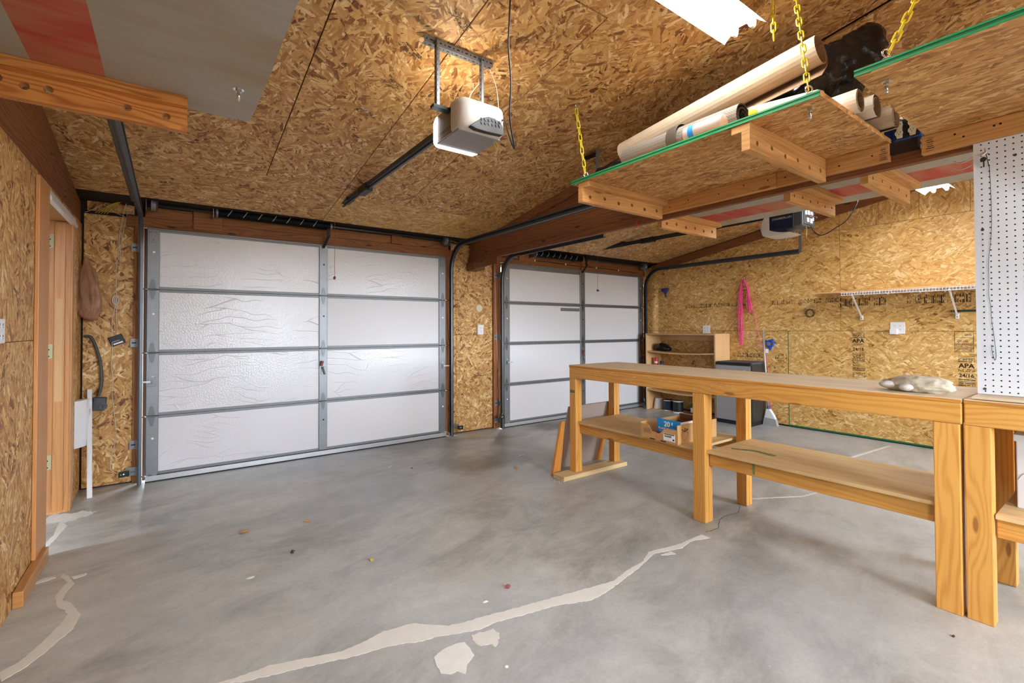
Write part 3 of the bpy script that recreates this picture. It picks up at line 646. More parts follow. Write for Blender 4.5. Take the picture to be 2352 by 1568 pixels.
def garage_door(name, xs, foil, lock):
    xo0, xi0, xm0, xm1, xi1, xo1 = xs
    d = struct(name, B(xo0, xo1, YD+.03, YD+.036, .05, 2.134), 'galv_dull')
    for i in range(4):
        z0, z1 = ZS[i], ZS[i+1]
        for a, b_ in ((xi0, xm0), (xm1, xi1)):
            build('insulation_panel', B(a-.004, b_+.004, YD-.004, YD+.03, z0+.022, z1-.020), 'foil_matt' if (a == xm1 and i in (0, 2)) else foil, d, grain=0)
        for zz0, zz1 in ((z0+.001, z0+.024), (z1-.022, z1-.001)):
            build('section_rail', MB().box(xo0, xo1, YD-.012, YD+.03, zz0, zz1).box(xo0, xo1, YD-.016, YD-.012, (zz0+zz1)/2-.004, (zz0+zz1)/2+.004), 'galv_dull', d, grain=0, bevel=.002)
        for a, b_ in ((xo0, xi0), (xm0, xm1), (xi1, xo1)):
            s = build('stile', MB().box(a, b_, YD-.020, YD+.02, z0+.003, z1-.003), 'galv', d, grain=2, bevel=.004)
            build('stile_hole', MB().lathe([(.009, 0), (.009, .0012)], ((a+b_)/2+.004, YD-.020, (z0+z1)/2+.06), (0, -1, 0), 12), 'black_metal' if b_ == xm1 else 'print_white', s)
    for z in ZS[1:4]:
        for x in ((xo0+xi0)/2-.004, (xm0+xm1)/2, (xi1+xo1)/2+.004):
            hinge = build('hinge', hinge_mesh(MB(), x, z), 'hinge_steel', d)
            if x < xi0 or x > xi1:
                s = -1 if x < xi0 else 1
                build('roller_shaft', MB().tube([(x, YD-.032, z), (x+s*.085, YD-.036, z)], .005, 8), 'chrome', hinge, smooth=True)
    for x, s in (((xo0+xi0)/2, -1), ((xi1+xo1)/2, 1)):
        br = build('top_bracket', B(x-.03, x+.03, YD-.025, YD-.020, 2.02, 2.115), 'galv', d, bevel=.002)
        for p in ((-.018, .085), (.018, .085), (0, .02)): build('screw', MB().lathe([(.006, 0), (.004, .003)], (x+p[0], YD-.025, 2.02+p[1]), (0, -1, 0), 8), 'galv_dull', br)
        bb = build('bottom_bracket', MB().prism([(x-.035, YD-.021, .03), (x+.035, YD-.021, .03), (x+.035, YD-.021, .10), (x+.012, YD-.021, .15), (x-.012, YD-.021, .15), (x-.035, YD-.021, .10)], (0, -.004, 0)), 'galv_dull', d)
        build('roller_shaft', MB().tube([(x, YD-.035, .06), (x+s*.09, YD-.04, .06)], .006, 8), 'chrome', bb, smooth=True)
    build('bottom_retainer', B(xo0, xo1, YD-.03, YD+.03, .010, .052), 'alum', d, grain=0, bevel=.002)
    build('bottom_seal', B(xo0, xo1, YD-.028, YD+.028, .0, .012), 'rubber', d)
    build('top_rail_edge', B(xo0, xo1, YD-.012, YD+.03, 2.134, 2.14), 'galv', d)
    if lock:
        for x in ((xo0+xi0)/2, (xi1+xo1)/2):
            L = build('side_lock', B(x-.03, x+.022, YD-.024, YD-.020, .80, .88), 'galv', d, bevel=.003)
            build('latch', MB().box(x-.012, x+.012, YD-.034, YD-.024, .815, .865).box(x-.004, x+.004, YD-.042, YD-.034, .82, .86), 'galv_dull', L)
            build('slide_bar', B(min(x, x+(-.09 if x < 1 else .09)), max(x, x+(-.09 if x < 1 else .09)), YD-.031, YD-.026, .835, .848), 'alum', L)
        x = (xm0+xm1)/2
        K = build('lock_handle', MB().box(x-.02, x+.02, YD-.026, YD-.020, .82, .90).lathe([(.011, 0), (.011, .012)], (x, YD-.026, .865), (0, -1, 0), 12), 'galv', d, bevel=.002)
        build('handle_grip', MB().obox((x-.02, YD-.055, .935), (.25, 0, 1), (0, 1, 0), (1, 0, -.25), .026, .012, .011), 'rust_red', K, bevel=.003)
        build('handle_stem', MB().tube([(x-.012, YD-.045, .90), (x, YD-.04, .865), (x+.012, YD-.04, .825)], .008, 8), 'galv', K)
    return d
door1 = garage_door('door_1', (-.163, -.077, 1.219, 1.299, 2.569, 2.656), 'foil_gloss', True)
door2 = garage_door('door_2', (3.5, 3.598, 4.876, 4.974, 6.195, 6.283), 'foil_matt', True)
mb = MB().box(3.6, 4.9, YD-.006, YD-.003, 2.07, 2.12); build('duct_tape', mb, 'galv', door2)
tp = build('duct_tape', B(4.5, 4.87, YD-.006, YD-.003, 1.53, 1.575), 'galv', door2)
# ---------------------------------------------------------------- tracks
def sweep(mb, path, prof, xs):
    """profile (a,b): a along X, b along the in-plane normal of a path in a YZ plane"""
    P = [Vector(p) for p in path]; k = len(prof); X = Vector((xs, 0, 0)); vs = []; fs = []
    for i, p in enumerate(P):
        t = (P[min(i+1, len(P)-1)]-P[max(i-1, 0)]).normalized(); n = Vector((1, 0, 0)).cross(t).normalized()
        vs += [p+X*a+n*b_ for a, b_ in prof]
    for i in range(len(P)-1):
        for j in range(k): fs.append((i*k+j, i*k+(j+1) % k, (i+1)*k+(j+1) % k, (i+1)*k+j))
    fs += [tuple(range(k)), tuple((len(P)-1)*k+j for j in range(k))]
    return mb.add(vs, fs)
CP = [(0, -.025), (.012, -.029), (.030, -.026), (.030, -.014), (.027, -.014), (.027, -.023), (.012, -.026), (.003, -.023), (.003, .023), (.012, .026), (.027, .023), (.027, .014), (.030, .014), (.030, .026), (.012, .029), (0, .025)]
def door_track(x, s, zh, yend, label, hang=True):
    """s=+1: channel opens towards +X"""
    t = thing('door_track', label, 'door track', (x, 4.97, 0), 'garage door roller tracks')
    yv = 4.972; R = .30
    build('vertical_track', sweep(MB(), [(x, yv, .005), (x, yv, zh-R)], CP, s), 'track_steel', t, smooth=False)
    build('curved_track', sweep(MB(), arc((x, yv-R, zh-R), R, 0, math.pi/2, 14, (0, 1, 0), (0, 0, 1)), CP, s), 'track_steel', t)
    h = build('horizontal_track', sweep(MB(), [(x, yv-R, zh), (x, yend, zh)], CP, s), 'track_steel', t)
    build('angle_stiffener', MB().box(x-.004*s if s > 0 else x, x if s > 0 else x+.004, yend, yv-R-.1, zh-.03, zh+.03).box(min(x, x-s*.03), max(x, x-s*.03), yend, yv-R-.1, zh+.028, zh+.031), 'track_steel', t)
    for z in (.1, .32, 1.17, 1.97):
        b_ = build('jamb_bracket', MB().box(min(x-s*.055, x+s*.005), max(x-s*.055, x+s*.005), YF-.034, YF-.030, z-.035, z+.035).box(min(x, x-s*.004), max(x, x-s*.004), 4.985, YF-.030, z-.03, z+.03), 'galv', t, bevel=.001)
        build('bolt_slot', B(x-s*.03-.014, x-s*.03+.014, YF-.0355, YF-.034, z-.005, z+.005), 'black_metal', b_)
    if hang:
        build('hanger_angle', MB().box(x-.015, x+.015, yend, yend+.003, zh-.02, cz(yend)-.002).box(x-.015, x-.012, yend-.03, yend, zh-.02, cz(yend)-.002), 'galv_dull', t)
    return t
door_track(-.215, 1, 2.225, 2.42, 'grey steel roller track left of wide garage door beside side door', False)
t = door_track(2.73, -1, 2.27, 2.60, 'grey steel roller track running out beside the brown beam')
build('hanger_arm', MB().box(2.70, 2.76, 2.60, 2.74, cz(2.68)-.03, cz(2.68)-.022), 'black_metal', t)
door_track(3.44, 1, 2.20, 3.2, 'grey steel roller track behind the beam left of second garage door', False)
door_track(6.35, -1, 2.235, 2.63, 'grey steel roller track along the chipboard wall with pink rope')
# ---------------------------------------------------------------- torsion springs
def torsion(x0, x1, s0, s1, z, label, marks):
    y = 4.945; t = thing('torsion_spring', label, 'spring shaft', (x0, y, z), 'torsion spring shafts')
    build('shaft', MB().tube([(x0, y, z), (x1, y, z)], .0125, 12), 'track_steel', t, smooth=True)
    n = int((s1-s0)/.0085); mb = MB(); pr = []
    for i in range(n): pr += [(.036, i*.0085), (.041, i*.0085+.0025), (.041, i*.0085+.006), (.036, i*.0085+.0085)]
    sp = build('spring_coil', mb.lathe(pr, (s0, y, z), (1, 0, 0), 16), 'spring', t)
    for k in range(marks):
        xx = s0+.08+(s1-s0-.12)*k/marks; q = [Vector((xx+.05*j/6, y-.0418*math.cos(-.7+j*.33), z+.0418*math.sin(-.7+j*.33))) for j in range(7)]
        build('paint_mark', MB().tube(q, .003, 5), 'spring_mark', sp)
    for xx in (s0-.012, s1): build('spring_cone', MB().lathe([(.03, 0), (.045, .004), (.045, .02), (.02, .03)], (xx, y, z), (1, 0, 0), 14), 'galv_dull', t)
    for xx in (x0+.02, x1-.07): build('cable_drum', MB().lathe([(.02, 0), (.055, .004), (.05, .015), (.05, .035), (.057, .045), (.03, .05)], (xx, y, z), (1, 0, 0), 18), 'galv_dull', t)
    c = build('anchor_bracket', MB().box(s0-.03, s0-.024, y-.03, YF-.016, z-.05, z+.04).box(s0-.05, s0+.03, YF-.021, YF-.016, z-.09, z-.04), 'galv', t)
    for xx in (x0-.01, x1+.005): build('bearing_plate', B(xx, xx+.004, y-.05, YF-.016, z-.06, z+.05), 'galv_dull', t)
    return t
torsion(-.16, 2.66, .33, 1.30, 2.325, 'black torsion spring shaft above the wide garage door', 7)
torsion(3.5, 6.29, 3.98, 4.85, 2.29, 'black torsion spring shaft above the second garage door', 7)
# ---------------------------------------------------------------- garage door openers
def rail_geo(t, x, z, y0, y1, mat):
    r = build('rail', MB().box(x-.022, x+.022, y0, y1, z-.004, z).box(x-.022, x-.018, y0, y1, z, z+.03).box(x+.018, x+.022, y0, y1, z, z+.03).box(x-.008, x+.008, y0, y1, z-.016, z-.004), mat, t, grain=1)
    tr = build('trolley', MB().box(x-.03, x+.03, 3.72, 3.92, z-.03, z+.034), 'black_plastic', t, bevel=.004); build('rail_joint', B(x-.035, x+.035, 4.2, 4.5, z-.005, z+.045), 'black_plastic', t, bevel=.004)
    return r
op = thing('garage_door_opener', 'pale rounded ceiling opener with dark vent hung on perforated steel angles', 'garage opener', (1.287, 2.16, 2.28))
rail_geo(op, 1.287, 2.425, 2.29, 4.98, 'rail_blue')
build('motor_housing', B(1.165, 1.412, 2.06, 2.29, 2.285, 2.435), 'taupe_plastic', op, bevel=.008)
build('bottom_cover', B(1.16, 1.417, 2.05, 2.285, 2.277, 2.287), 'bottom_grey', op, bevel=.004)
# curved rear shell
mb = MB(); prof = []
def shell_ring(y, x0, x1, z0, z1, rc, n=5):
    out = []
    for cx, cz_, a0 in ((x1-rc, z1-rc, 0), (x0+rc, z1-rc, 90), (x0+rc, z0+rc, 180), (x1-rc, z0+rc, 270)):
        for i in range(n+1): a = math.radians(a0+90*i/n); out.append((cx+rc*math.cos(a), y, cz_+rc*math.sin(a)))
    return out
rings = [shell_ring(2.115, 1.153, 1.424, 2.283, 2.445, .02), shell_ring(2.06, 1.153, 1.424, 2.279, 2.445, .028), shell_ring(2.03, 1.158, 1.42, 2.285, 2.442, .034), shell_ring(2.012, 1.172, 1.408, 2.298, 2.432, .038), shell_ring(2.004, 1.20, 1.385, 2.32, 2.41, .03)]
k = len(rings[0]); vs = [v for r in rings for v in r]; fs = [(i*k+j, i*k+(j+1) % k, (i+1)*k+(j+1) % k, (i+1)*k+j) for i in range(4) for j in range(k)]+[tuple(4*k+j for j in range(k))]
mb.add(vs, fs); build('rear_shell', mb, 'shell_white', op, smooth=True)
vp = [(1.20, 2.29), (1.225, 2.312), (1.27, 2.345), (1.31, 2.362), (1.35, 2.362), (1.385, 2.35), (1.402, 2.325), (1.405, 2.30), (1.395, 2.286), (1.3, 2.281), (1.235, 2.281)]
vent = build('vent_panel', MB().prism([(x, 2.0, z) for x, z in vp], (0, .03, 0)), 'vent_dark', op, bevel=.003)
for i in range(6):
    for j in range(2):
        x = 1.265+i*.022; z = 2.318+j*.02+.002*i
        if x < 1.39 and z < 2.352: build('vent_slot', MB().obox((x, 1.9985, z), (1, 0, .5), (0, 1, 0), (-.5, 0, 1), .0025, .002, .007), 'black_plastic', vent)
ll = build('light_lens', MB().add(*(lambda R: ([v for r in R for v in r], [(i*len(R[0])+j, i*len(R[0])+(j+1) % len(R[0]), (i+1)*len(R[0])+(j+1) % len(R[0]), (i+1)*len(R[0])+j) for i in range(len(R)-1) for j in range(len(R[0]))]+[tuple((len(R)-1)*len(R[0])+j for j in range(len(R[0])))]))([shell_ring(2.287, 1.152, 1.424, 2.272, 2.43, .02), shell_ring(2.312, 1.153, 1.423, 2.27, 2.42, .03), shell_ring(2.328, 1.168, 1.408, 2.282, 2.40, .04), shell_ring(2.334, 1.2, 1.375, 2.30, 2.38, .03)])), 'lens_glow', op, smooth=True)
build('light_bulb', MB().lathe([(.008, 0), (.02, .012), (.026, .03), (.02, .05), (.004, .06)], (1.30, 2.24, 2.452), (0, 0, 1), 12), 'bulb_glow', op, smooth=True)
build('label_print', text_mesh('CHAMBERLAIN', .026, (1.1645, 2.275, 2.313), (0, -1, 0), (0, 0, 1), off=.0004, sx=.93), 'vent_dark', op)
build('antenna_wire', MB().tube(smoothpts([(1.385, 2.06, 2.278), (1.375, 2.05, 2.25), (1.40, 2.06, 2.235), (1.415, 2.07, 2.26), (1.385, 2.06, 2.276)]), .0014, 6), 'yellow_wire', op)
def perf(par, a, b_, w, u, v, name='hanger_angle'):
    """slotted steel angle from a to b, flanges along u and v"""
    a, b_, u, v = Vector(a), Vector(b_), Vector(u), Vector(v); d = (b_-a); L = d.length; d.normalize()
    mb = MB(); c = (a+b_)/2
    mb.obox(c+u*w/2, d, u, v, L/2, w/2, .0012); mb.obox(c+v*w/2, d, u, v, L/2, .0012, w/2)
    o = build(name, mb, 'galv', par); sl = MB(); n = int(L/.025)
    for i in range(n):
        q = a+d*(i+.5)*L/n
        sl.obox(q+u*w*.5, d, u, v, .008 if i % 2 else .003, .0035, .0016); sl.obox(q+v*w*.5, d, u, v, .008 if i % 2 else .003, .0016, .0035)
    build('slots', sl, 'black_metal', o, kind='stuff')
    return o
zc = cz(2.19)
perf(op, (1.03, 2.165, zc-.03), (1.445, 2.165, zc-.03), .032, (0, 0, 1), (0, 1, 0), 'ceiling_angle')
perf(op, (1.085, 2.16, 2.41), (1.085, 2.16, zc-.01), .028, (1, 0, 0), (0, -1, 0)); perf(op, (1.355, 2.16, 2.43), (1.355, 2.16, zc-.02), .026, (1, 0, 0), (0, -1, 0))
build('side_bracket', B(1.065, 1.17, 2.13, 2.17, 2.40, 2.415), 'black_metal', op)
build('door_arm', MB().box(1.272, 1.302, 4.92, 4.93, 2.22, 2.41).obox((1.275, 4.955, 2.17), (-.25, .35, -.75), (1, 0, 0), (0, 1, .4), .075, .012, .004), 'black_metal', op)
build('header_bracket', B(1.25, 1.325, 4.96, YF-.016, 2.40, 2.46), 'black_metal', op)
rel = build('release_cord', MB().tube([(1.33, 4.86, 2.41), (1.331, 4.86, 2.1), (1.33, 4.86, 1.81)], .0022, 6), 'red_string', op)
build('release_handle', blob(MB(), (1.33, 4.86, 1.795), (.014, .01, .018), 8, 6, .3, 2), 'rust_red', rel)
wr = build('bell_wire', MB().tube(smoothpts([(1.44, 2.2, zc-.01), (1.47, 2.17, 2.64), (1.46, 2.13, 2.5), (1.43, 2.1, 2.43)]), .002, 6), 'cord_white', op)
w2 = build('power_wire', MB().tube(smoothpts([(1.40, 2.2, 2.44), (1.36, 2.28, 2.58), (1.45, 2.25, 2.72)]), .003, 6), 'cord_white', op)
# second opener
o2 = thing('garage_door_opener', 'navy ceiling opener with white lamp cover under striped board', 'garage opener', (4.925, 2.1, 2.24))
rail_geo(o2, 4.925, 2.40, 2.25, 4.98, 'rail_dark')
build('motor_housing', B(4.80, 5.05, 2.03, 2.27, 2.235, 2.43), 'navy_plastic', o2, bevel=.012)
build('rear_housing', B(4.795, 5.055, 1.955, 2.04, 2.245, 2.425), 'grey_plastic', o2, bevel=.015)
cp = build('control_panel', B(4.815, 5.035, 1.949, 1.957, 2.26, 2.41), 'black_plastic', o2, bevel=.003)
for x, z, w, h in ((4.83, 2.35, .04, .05), (4.885, 2.355, .05, .04), (4.95, 2.36, .05, .03), (4.87, 2.285, .05, .04), (4.94, 2.28, .05, .045), (5.0, 2.31, .02, .03)): build('panel_label', B(x, x+w, 1.946, 1.95, z, z+h), 'print_white', cp)
mb = MB(); R = []
for i, (y, z0, z1) in enumerate(((2.255, 2.185, 2.43), (2.30, 2.185, 2.40), (2.335, 2.20, 2.36), (2.35, 2.24, 2.31))): R.append(shell_ring(y, 4.79+.006*i, 5.06-.006*i, z0, z1, .02+.006*i))
k = len(R[0]); mb.add([v for r in R for v in r], [(i*k+j, i*k+(j+1) % k, (i+1)*k+(j+1) % k, (i+1)*k+j) for i in range(3) for j in range(k)]+[tuple(3*k+j for j in range(k))])
build('lamp_cover', mb, 'lens_white', o2, smooth=True)
build('lamp_cover_lip', MB().prism([(4.80, 2.27, 2.186), (4.80, 2.14, 2.188), (4.80, 2.07, 2.20), (4.80, 2.14, 2.207), (4.80, 2.21, 2.222), (4.80, 2.27, 2.25)], (.25, 0, 0)), 'lens_white', o2, smooth=False)
build('label_print', text_mesh('CHAMBERLAIN', .0285, (4.7985, 2.235, 2.335), (0, -1, 0), (0, 0, 1), off=.0004, shear=.2, sx=.95), 'alum', o2)
for q in ([(4.9, 1.95, 2.36), (4.87, 1.90, 2.40), (4.85, 1.89, 2.36), (4.9, 1.93, 2.33)], [(4.93, 1.95, 2.34), (4.9, 1.88, 2.32), (4.86, 1.86, 2.30)], [(4.95, 1.95, 2.36), (4.9, 1.85, 2.36), (4.92, 1.81, 2.42)]): build('wire', MB().tube(smoothpts(q), .0018, 5), 'cord_white', o2)
build('antenna_wire', MB().tube(smoothpts([(4.88, 1.96, 2.245), (4.87, 1.95, 2.2), (4.87, 1.955, 2.14), (4.86, 1.94, 2.12)]), .002, 5), 'yellow_wire', o2)
build('power_cord', MB().tube(smoothpts([(4.95, 1.95, 2.25), (4.95, 1.90, 2.17), (4.95, 1.84, 2.15), (4.97, 1.75, 2.20), (5.0, 1.66, 2.27), (5.05, 1.6, 2.42), (5.1, 1.6, 2.6)]), .0045, 6), 'cord_black', o2)
build('door_arm', MB().box(4.915, 4.945, 4.92, 4.93, 2.2, 2.4).obox((4.925, 4.95, 2.16), (-.2, .35, -.6), (1, 0, 0), (0, 1, .5), .07, .012, .004), 'black_metal', o2)
rel = build('release_cord', MB().tube([(5.03, 4.8, 2.39), (5.03, 4.8, 1.84)], .002, 6), 'red_string', o2)
build('release_handle', MB().lathe([(.004, 0), (.02, .004), (.02, .02), (.004, .028)], (5.03, 4.8, 1.82), (.3, 0, 1), 10), 'grey_plastic', rel)
for x in (4.86, 4.99): build('hanger_strap', B(x-.01, x+.01, 2.10, 2.104, 2.42, cz(2.1)-.001), 'galv_dull', o2)
tp2 = tag(build('plastic_sheet_piece', MB().obox((3.64, 4.96, 2.27), (1, 0, 0), (0, .95, .1), (0, -.1, 1), .05, .003, .055), 'brown_poly'), 'wrinkled clear plastic scrap hanging by spring above second garage door', 'plastic sheet')
# ================================================================ hanging platforms
def holes_for(L, n, H=.089, off=.0):
    return [(L*(i+.5)/n+off, H*.5+(.006 if i % 2 else -.004)) for i in range(n)]
def joist(par, x0, x1, y0, ztop, mat, nh, flat_side=-1, r=.0125, xf=None):
    """flat board under the deck plus a drilled board on edge below it"""
    ya, yb = (y0-.052, y0+.038) if flat_side < 0 else (y0-.002, y0+.088)
    build('flat_cleat', B(x0+(.0 if xf is None else xf), x1, ya, yb, ztop-.038, ztop), mat, par, grain=0, bevel=.003)
    j = build('drilled_joist', holed_board(MB(), (x0, y0, ztop-.127), (1, 0, 0), x1-x0, (0, 0, 1), .089, (0, 1, 0), .038, holes_for(x1-x0, nh), r), mat, par, grain=0)
    return j
def bolt(par, x, y, z):
    b_ = build('carriage_bolt', MB().lathe([(.006, 0), (.006, -.045)], (x, y, z), (0, 0, 1), 10), 'chrome', par, smooth=True)
    build('washer', MB().lathe([(.019, 0), (.019, -.002)], (x, y, z), (0, 0, 1), 18), 'chrome', b_)
    build('nut', MB().lathe([(.0105, -.002), (.0105, -.012)], (x, y, z), (0, 0, 1), 6), 'chrome', b_)
def green_edge(par, x, y0, y1, z):
    build('green_painted_edge', MB().box(x-.004, x+.001, y0, y1, z+.016, z+.023).box(x-.004, x+.001, y0, y1, z-.001, z+.006), 'green_paint', par)
    build('green_groove', B(x-.0015, x, y0, y1, z+.005, z+.017), 'green_dark', par)
ZP = 2.22
p1 = thing('hanging_shelf', 'chipboard shelf with green edge hung from yellow chains, loaded with vinyl rolls', 'hanging shelf', (2.55, 1.5, ZP), 'shelves hung from the roof')
build('deck', B(2.127, 3.02, .795, 2.26, ZP, ZP+.022), 'osb_shelf', p1, grain=1)
green_edge(p1, 2.127, .795, 2.26, ZP)
for y0, y1 in ((.80, 1.085), (1.087, 1.35), (1.352, 2.30)): build('ledger', B(2.962, 3.0, y0, y1, ZP-.089, ZP), 'pine', p1, grain=1, bevel=.003)
joist(p1, 2.135, 2.962, 2.165, ZP, 'pine', 6); joist(p1, 2.13, 2.962, 1.085, ZP, 'pine', 6, 1)
bolt(p1, 2.22, .87, ZP); bolt(p1, 2.20, 2.2, ZP)
p2 = thing('hanging_shelf', 'bare chipboard shelf with green edge hung above the white pegboard', 'hanging shelf', (2.5, -.3, 2.21), 'shelves hung from the roof')
build('deck', B(2.055, 3.02, -1.75, .655, 2.21, 2.232), 'osb_shelf', p2, grain=1); green_edge(p2, 2.055, -1.75, .655, 2.21)
build('ledger', B(2.962, 3.0, -1.75, .672, 2.12, 2.209), 'pine', p2, grain=1, bevel=.003)
bolt(p2, 2.19, .595, 2.21); joist(p2, 2.06, 2.962, -.5, 2.21, 'pine', 6); joist(p2, 2.06, 2.962, -1.5, 2.21, 'pine', 6)
p3 = thing('hanging_shelf', 'white painted plywood shelf with red stripe beyond the brown beam', 'hanging shelf', (3.55, .9, 2.2), 'shelves hung from the roof')
build('deck', B(3.05, 4.03, -1.2, 2.33, 2.2, 2.213), 'ply_striped_right', p3, grain=1)
joist(p3, 3.13, 3.905, 2.295, 2.2, 'pine', 6, -1, .013); joist(p3, 3.13, 3.825, 1.345, 2.2, 'pine', 6, -1, .010); joist(p3, 3.10, 3.84, .93, 2.2, 'pine', 5, -1, .010); joist(p3, 3.1, 3.84, -.6, 2.2, 'pine', 5)
p4 = thing('hanging_shelf', 'grey painted plywood shelf with red stripe near the side door wall', 'hanging shelf', (-.1, .6, 2.2), 'shelves hung from the roof')
ed = [(XL+.005, -1.2), (.285, -1.2), (.285, 1.3), (.287, 1.9), (.284, 2.2), (.28, 2.345), (.272, 2.368), (.235, 2.366), (.222, 2.375), (.205, 2.372), (.19, 2.376), (.05, 2.37), (XL+.005, 2.37)]
build('deck', MB().prism([(x, y, 2.2) for x, y in ed], (0, 0, .013)), 'ply_striped_left', p4, grain=1)
build('flat_cleat', B(XL+.002, .05, 2.248, 2.33, 2.162, 2.2), 'fir_joist', p4, grain=0, bevel=.003)
build('drilled_joist', holed_board(MB(), (XL+.002, 2.288, 2.075), (1, 0, 0), .628, (0, 0, 1), .087, (0, 1, 0), .038, [(.10, .055), (.165, .045), (.225, .05), (.44, .045), (.56, .043)], .0135), 'fir_joist', p4, grain=0)
bolt(p4, .206, 2.065, 2.2)
joist(p4, XL+.002, .05, .9, 2.2, 'fir_joist', 5)
# illegible factory print under the decks
def uprint(par, x, y0, y1, z, w, seed, mat='ink_light'):
    rnd = random.Random(seed); mb = MB(); y = y0
    while y < y1:
        d = rnd.uniform(.006, .02)
        if rnd.random() < .8:
            k = rnd.randint(1, 3)
            for i in range(k): mb.box(x-w/2+w*i/k+.002, x-w/2+w*(i+.8)/k, y, y+rnd.uniform(.0015, .004), z-.0006, z)
            if rnd.random() < .3: mb.box(x-w/2, x-w/2+.003, y, y+d, z-.0006, z)
        y += d*.8
    build('stamp_print', mb, mat, par, kind='stuff')
uprint(p1, 2.76, 1.28, 1.85, ZP, .05, 3); uprint(p1, 2.80, .93, 1.06, ZP, .03, 4); uprint(p1, 2.70, .86, .98, ZP, .025, 5); uprint(p1, 2.6, 1.95, 2.08, ZP, .03, 8)
def print_mark(par, plane_x, y, z, h, seed):
    rnd = random.Random(seed); mb = MB()
    for i in range(7): mb.box(plane_x-.0006, plane_x, y-.018+rnd.uniform(0, .008), y+.006+rnd.uniform(0, .01), z+i*h/7, z+i*h/7+rnd.uniform(.002, .006))
    build('stamp_print', mb, 'ink_light', par, kind='stuff')
print_mark(p1, 2.962, .825, ZP-.08, .07, 1); print_mark(p2, 2.962, .64, 2.13, .07, 2)
def nailheads(par, pts):
    for x, y, z in pts: build('nail_head', MB().lathe([(.0045, 0), (.0045, .0012)], (x, y, z), (-1, 0, 0), 8), 'black_metal', par)
nailheads(p1, [(2.962, y, ZP-.045+dz) for y, dz in ((.87, .0), (1.02, -.01), (1.2, .01), (1.30, 0), (1.4, .01), (1.55, .015), (1.72, 0), (1.95, .01), (2.1, -.01))])
nailheads(p2, [(2.962, y, 2.165+dz) for y, dz in ((.55, .015), (.52, -.005), (.42, .01), (.40, .012))])
# ---------------------------------------------------------------- chains
def link_mesh(L, w, r, name):
    mb = MB(); h = L/2-w/2; pts = [Vector((w/2*math.cos(a), 0, h+w/2*math.sin(a))) for a in [math.pi*i/6 for i in range(7)]]+[Vector((w/2*math.cos(a), 0, -h+w/2*math.sin(a))) for a in [math.pi+math.pi*i/6 for i in range(7)]]
    mb.tube(pts, r, 6, closed=True); me = bpy.data.meshes.new(name); me.from_pydata(mb.v, [], mb.f); me.polygons.foreach_set('use_smooth', [True]*len(mb.f)); me.update(); return me
LK = link_mesh(.050, .0195, .0034, 'chain_link'); LK.materials.append(M['yellow_plastic'])
def s_hook(par, p, d, k=1.45):
    p = Vector(p); pts = [Vector((.010*math.cos(a), 0, .011+.011*math.sin(a))) for a in [math.radians(t) for t in range(-60, 215, 25)]]
    pts2 = [Vector((-.010*math.cos(a), 0, -.011-.011*math.sin(a))) for a in [math.radians(t) for t in range(215, -61, -25)]]
    P = [p+Vector((q.x*d[0], q.x*d[1], q.z))*k for q in pts+pts2[1:]]
    return build('s_hook', MB().tube(P, .0036, 6), 'chrome', par, smooth=True)
def chain(a, b_, label, hooks=(True, True), pitch=.0405):
    a, b_ = Vector(a), Vector(b_); d = a-b_; L = d.length; d.normalize(); n = max(2, int(L/pitch))
    t = thing('yellow_chain', label, 'chain', b_, 'yellow plastic chains')
    q = Vector((0, 0, 1)).rotation_difference(d).to_matrix()
    for i in range(n):
        o = bpy.data.objects.new('link', LK); C.objects.link(o); o.parent = t
        r = q @ Matrix.Rotation(math.radians(90*(i % 2)+18), 3, 'Z')
        o.matrix_local = Matrix.Translation(d*(i+.5)*L/n) @ r.to_4x4() @ Matrix.Scale(L/n/pitch, 4, (0, 0, 1))
    if hooks[0]: s_hook(t, b_-d*.026, (.8, -.6))
    if hooks[1]: s_hook(t, a+d*.010, (.8, .6), 1.0)
    return t
chain((2.155, 2.24, cz(2.24)-.034), (2.185, 2.19, ZP+.07), 'yellow plastic chain at the far end of the loaded shelf')
chain((2.39, 1.0, cz(1.0)-.03), (2.18, .86, ZP+.07), 'yellow plastic chain at the near corner of the loaded shelf')
chain((2.42, .33, cz(.33)-.03), (2.10, .56, 2.21+.066), 'yellow plastic chain holding the bare shelf above the pegboard')
chain((2.44, 1.12, cz(1.12)-.004), (2.425, 1.11, 2.715), 'short yellow plastic chain dangling free beside the strip light', (False, False))
# ---------------------------------------------------------------- load on the shelf
def spiral_roll(name, a, b_, r0, r1, turns, th, mats, label, cat, tail=0.0, group=None, squash=1.0, start=0.0, n=22, parts=None):
    a, b_ = Vector(a), Vector(b_); ax = (b_-a).normalized(); u = (Vector((0, 0, 1))-ax*ax.z).normalized(); v = ax.cross(u)
    m = int(turns*n); out = []; inn = []
    for i in range(m+1):
        ang = start+2*math.pi*i/n; r = r0+(r1-r0)*i/m
        dirv = v*math.cos(ang)+u*math.sin(ang)*squash
        out.append(dirv*r); inn.append(dirv*(r-th))
    if tail:
        d = (out[-1]-out[-2]).normalized(); out.append(out[-1]+d*tail); inn.append(inn[-1]+d*tail)
    k = len(out); vs = [a+p for p in out]+[a+p for p in inn]+[b_+p for p in out]+[b_+p for p in inn]; mb = MB(); fs = []; mi = []
    for i in range(k-1):
        fs += [(i, i+1, 2*k+i+1, 2*k+i), (k+i, 3*k+i, 3*k+i+1, k+i+1), (i, k+i, k+i+1, i+1), (2*k+i, 2*k+i+1, 3*k+i+1, 3*k+i)]; mi += [0, 1, 1, 1]
    fs.append((k-1, 2*k-1, 4*k-1, 3*k-1)); mi.append(1)
    mb.add(vs, fs); mb.m = mi
    o = build(name, mb, mats, grain=1, smooth=False)
    tag(o, label, cat, group); return o
ZT = ZP+.022
G = 'rolls stored on the hanging shelf'
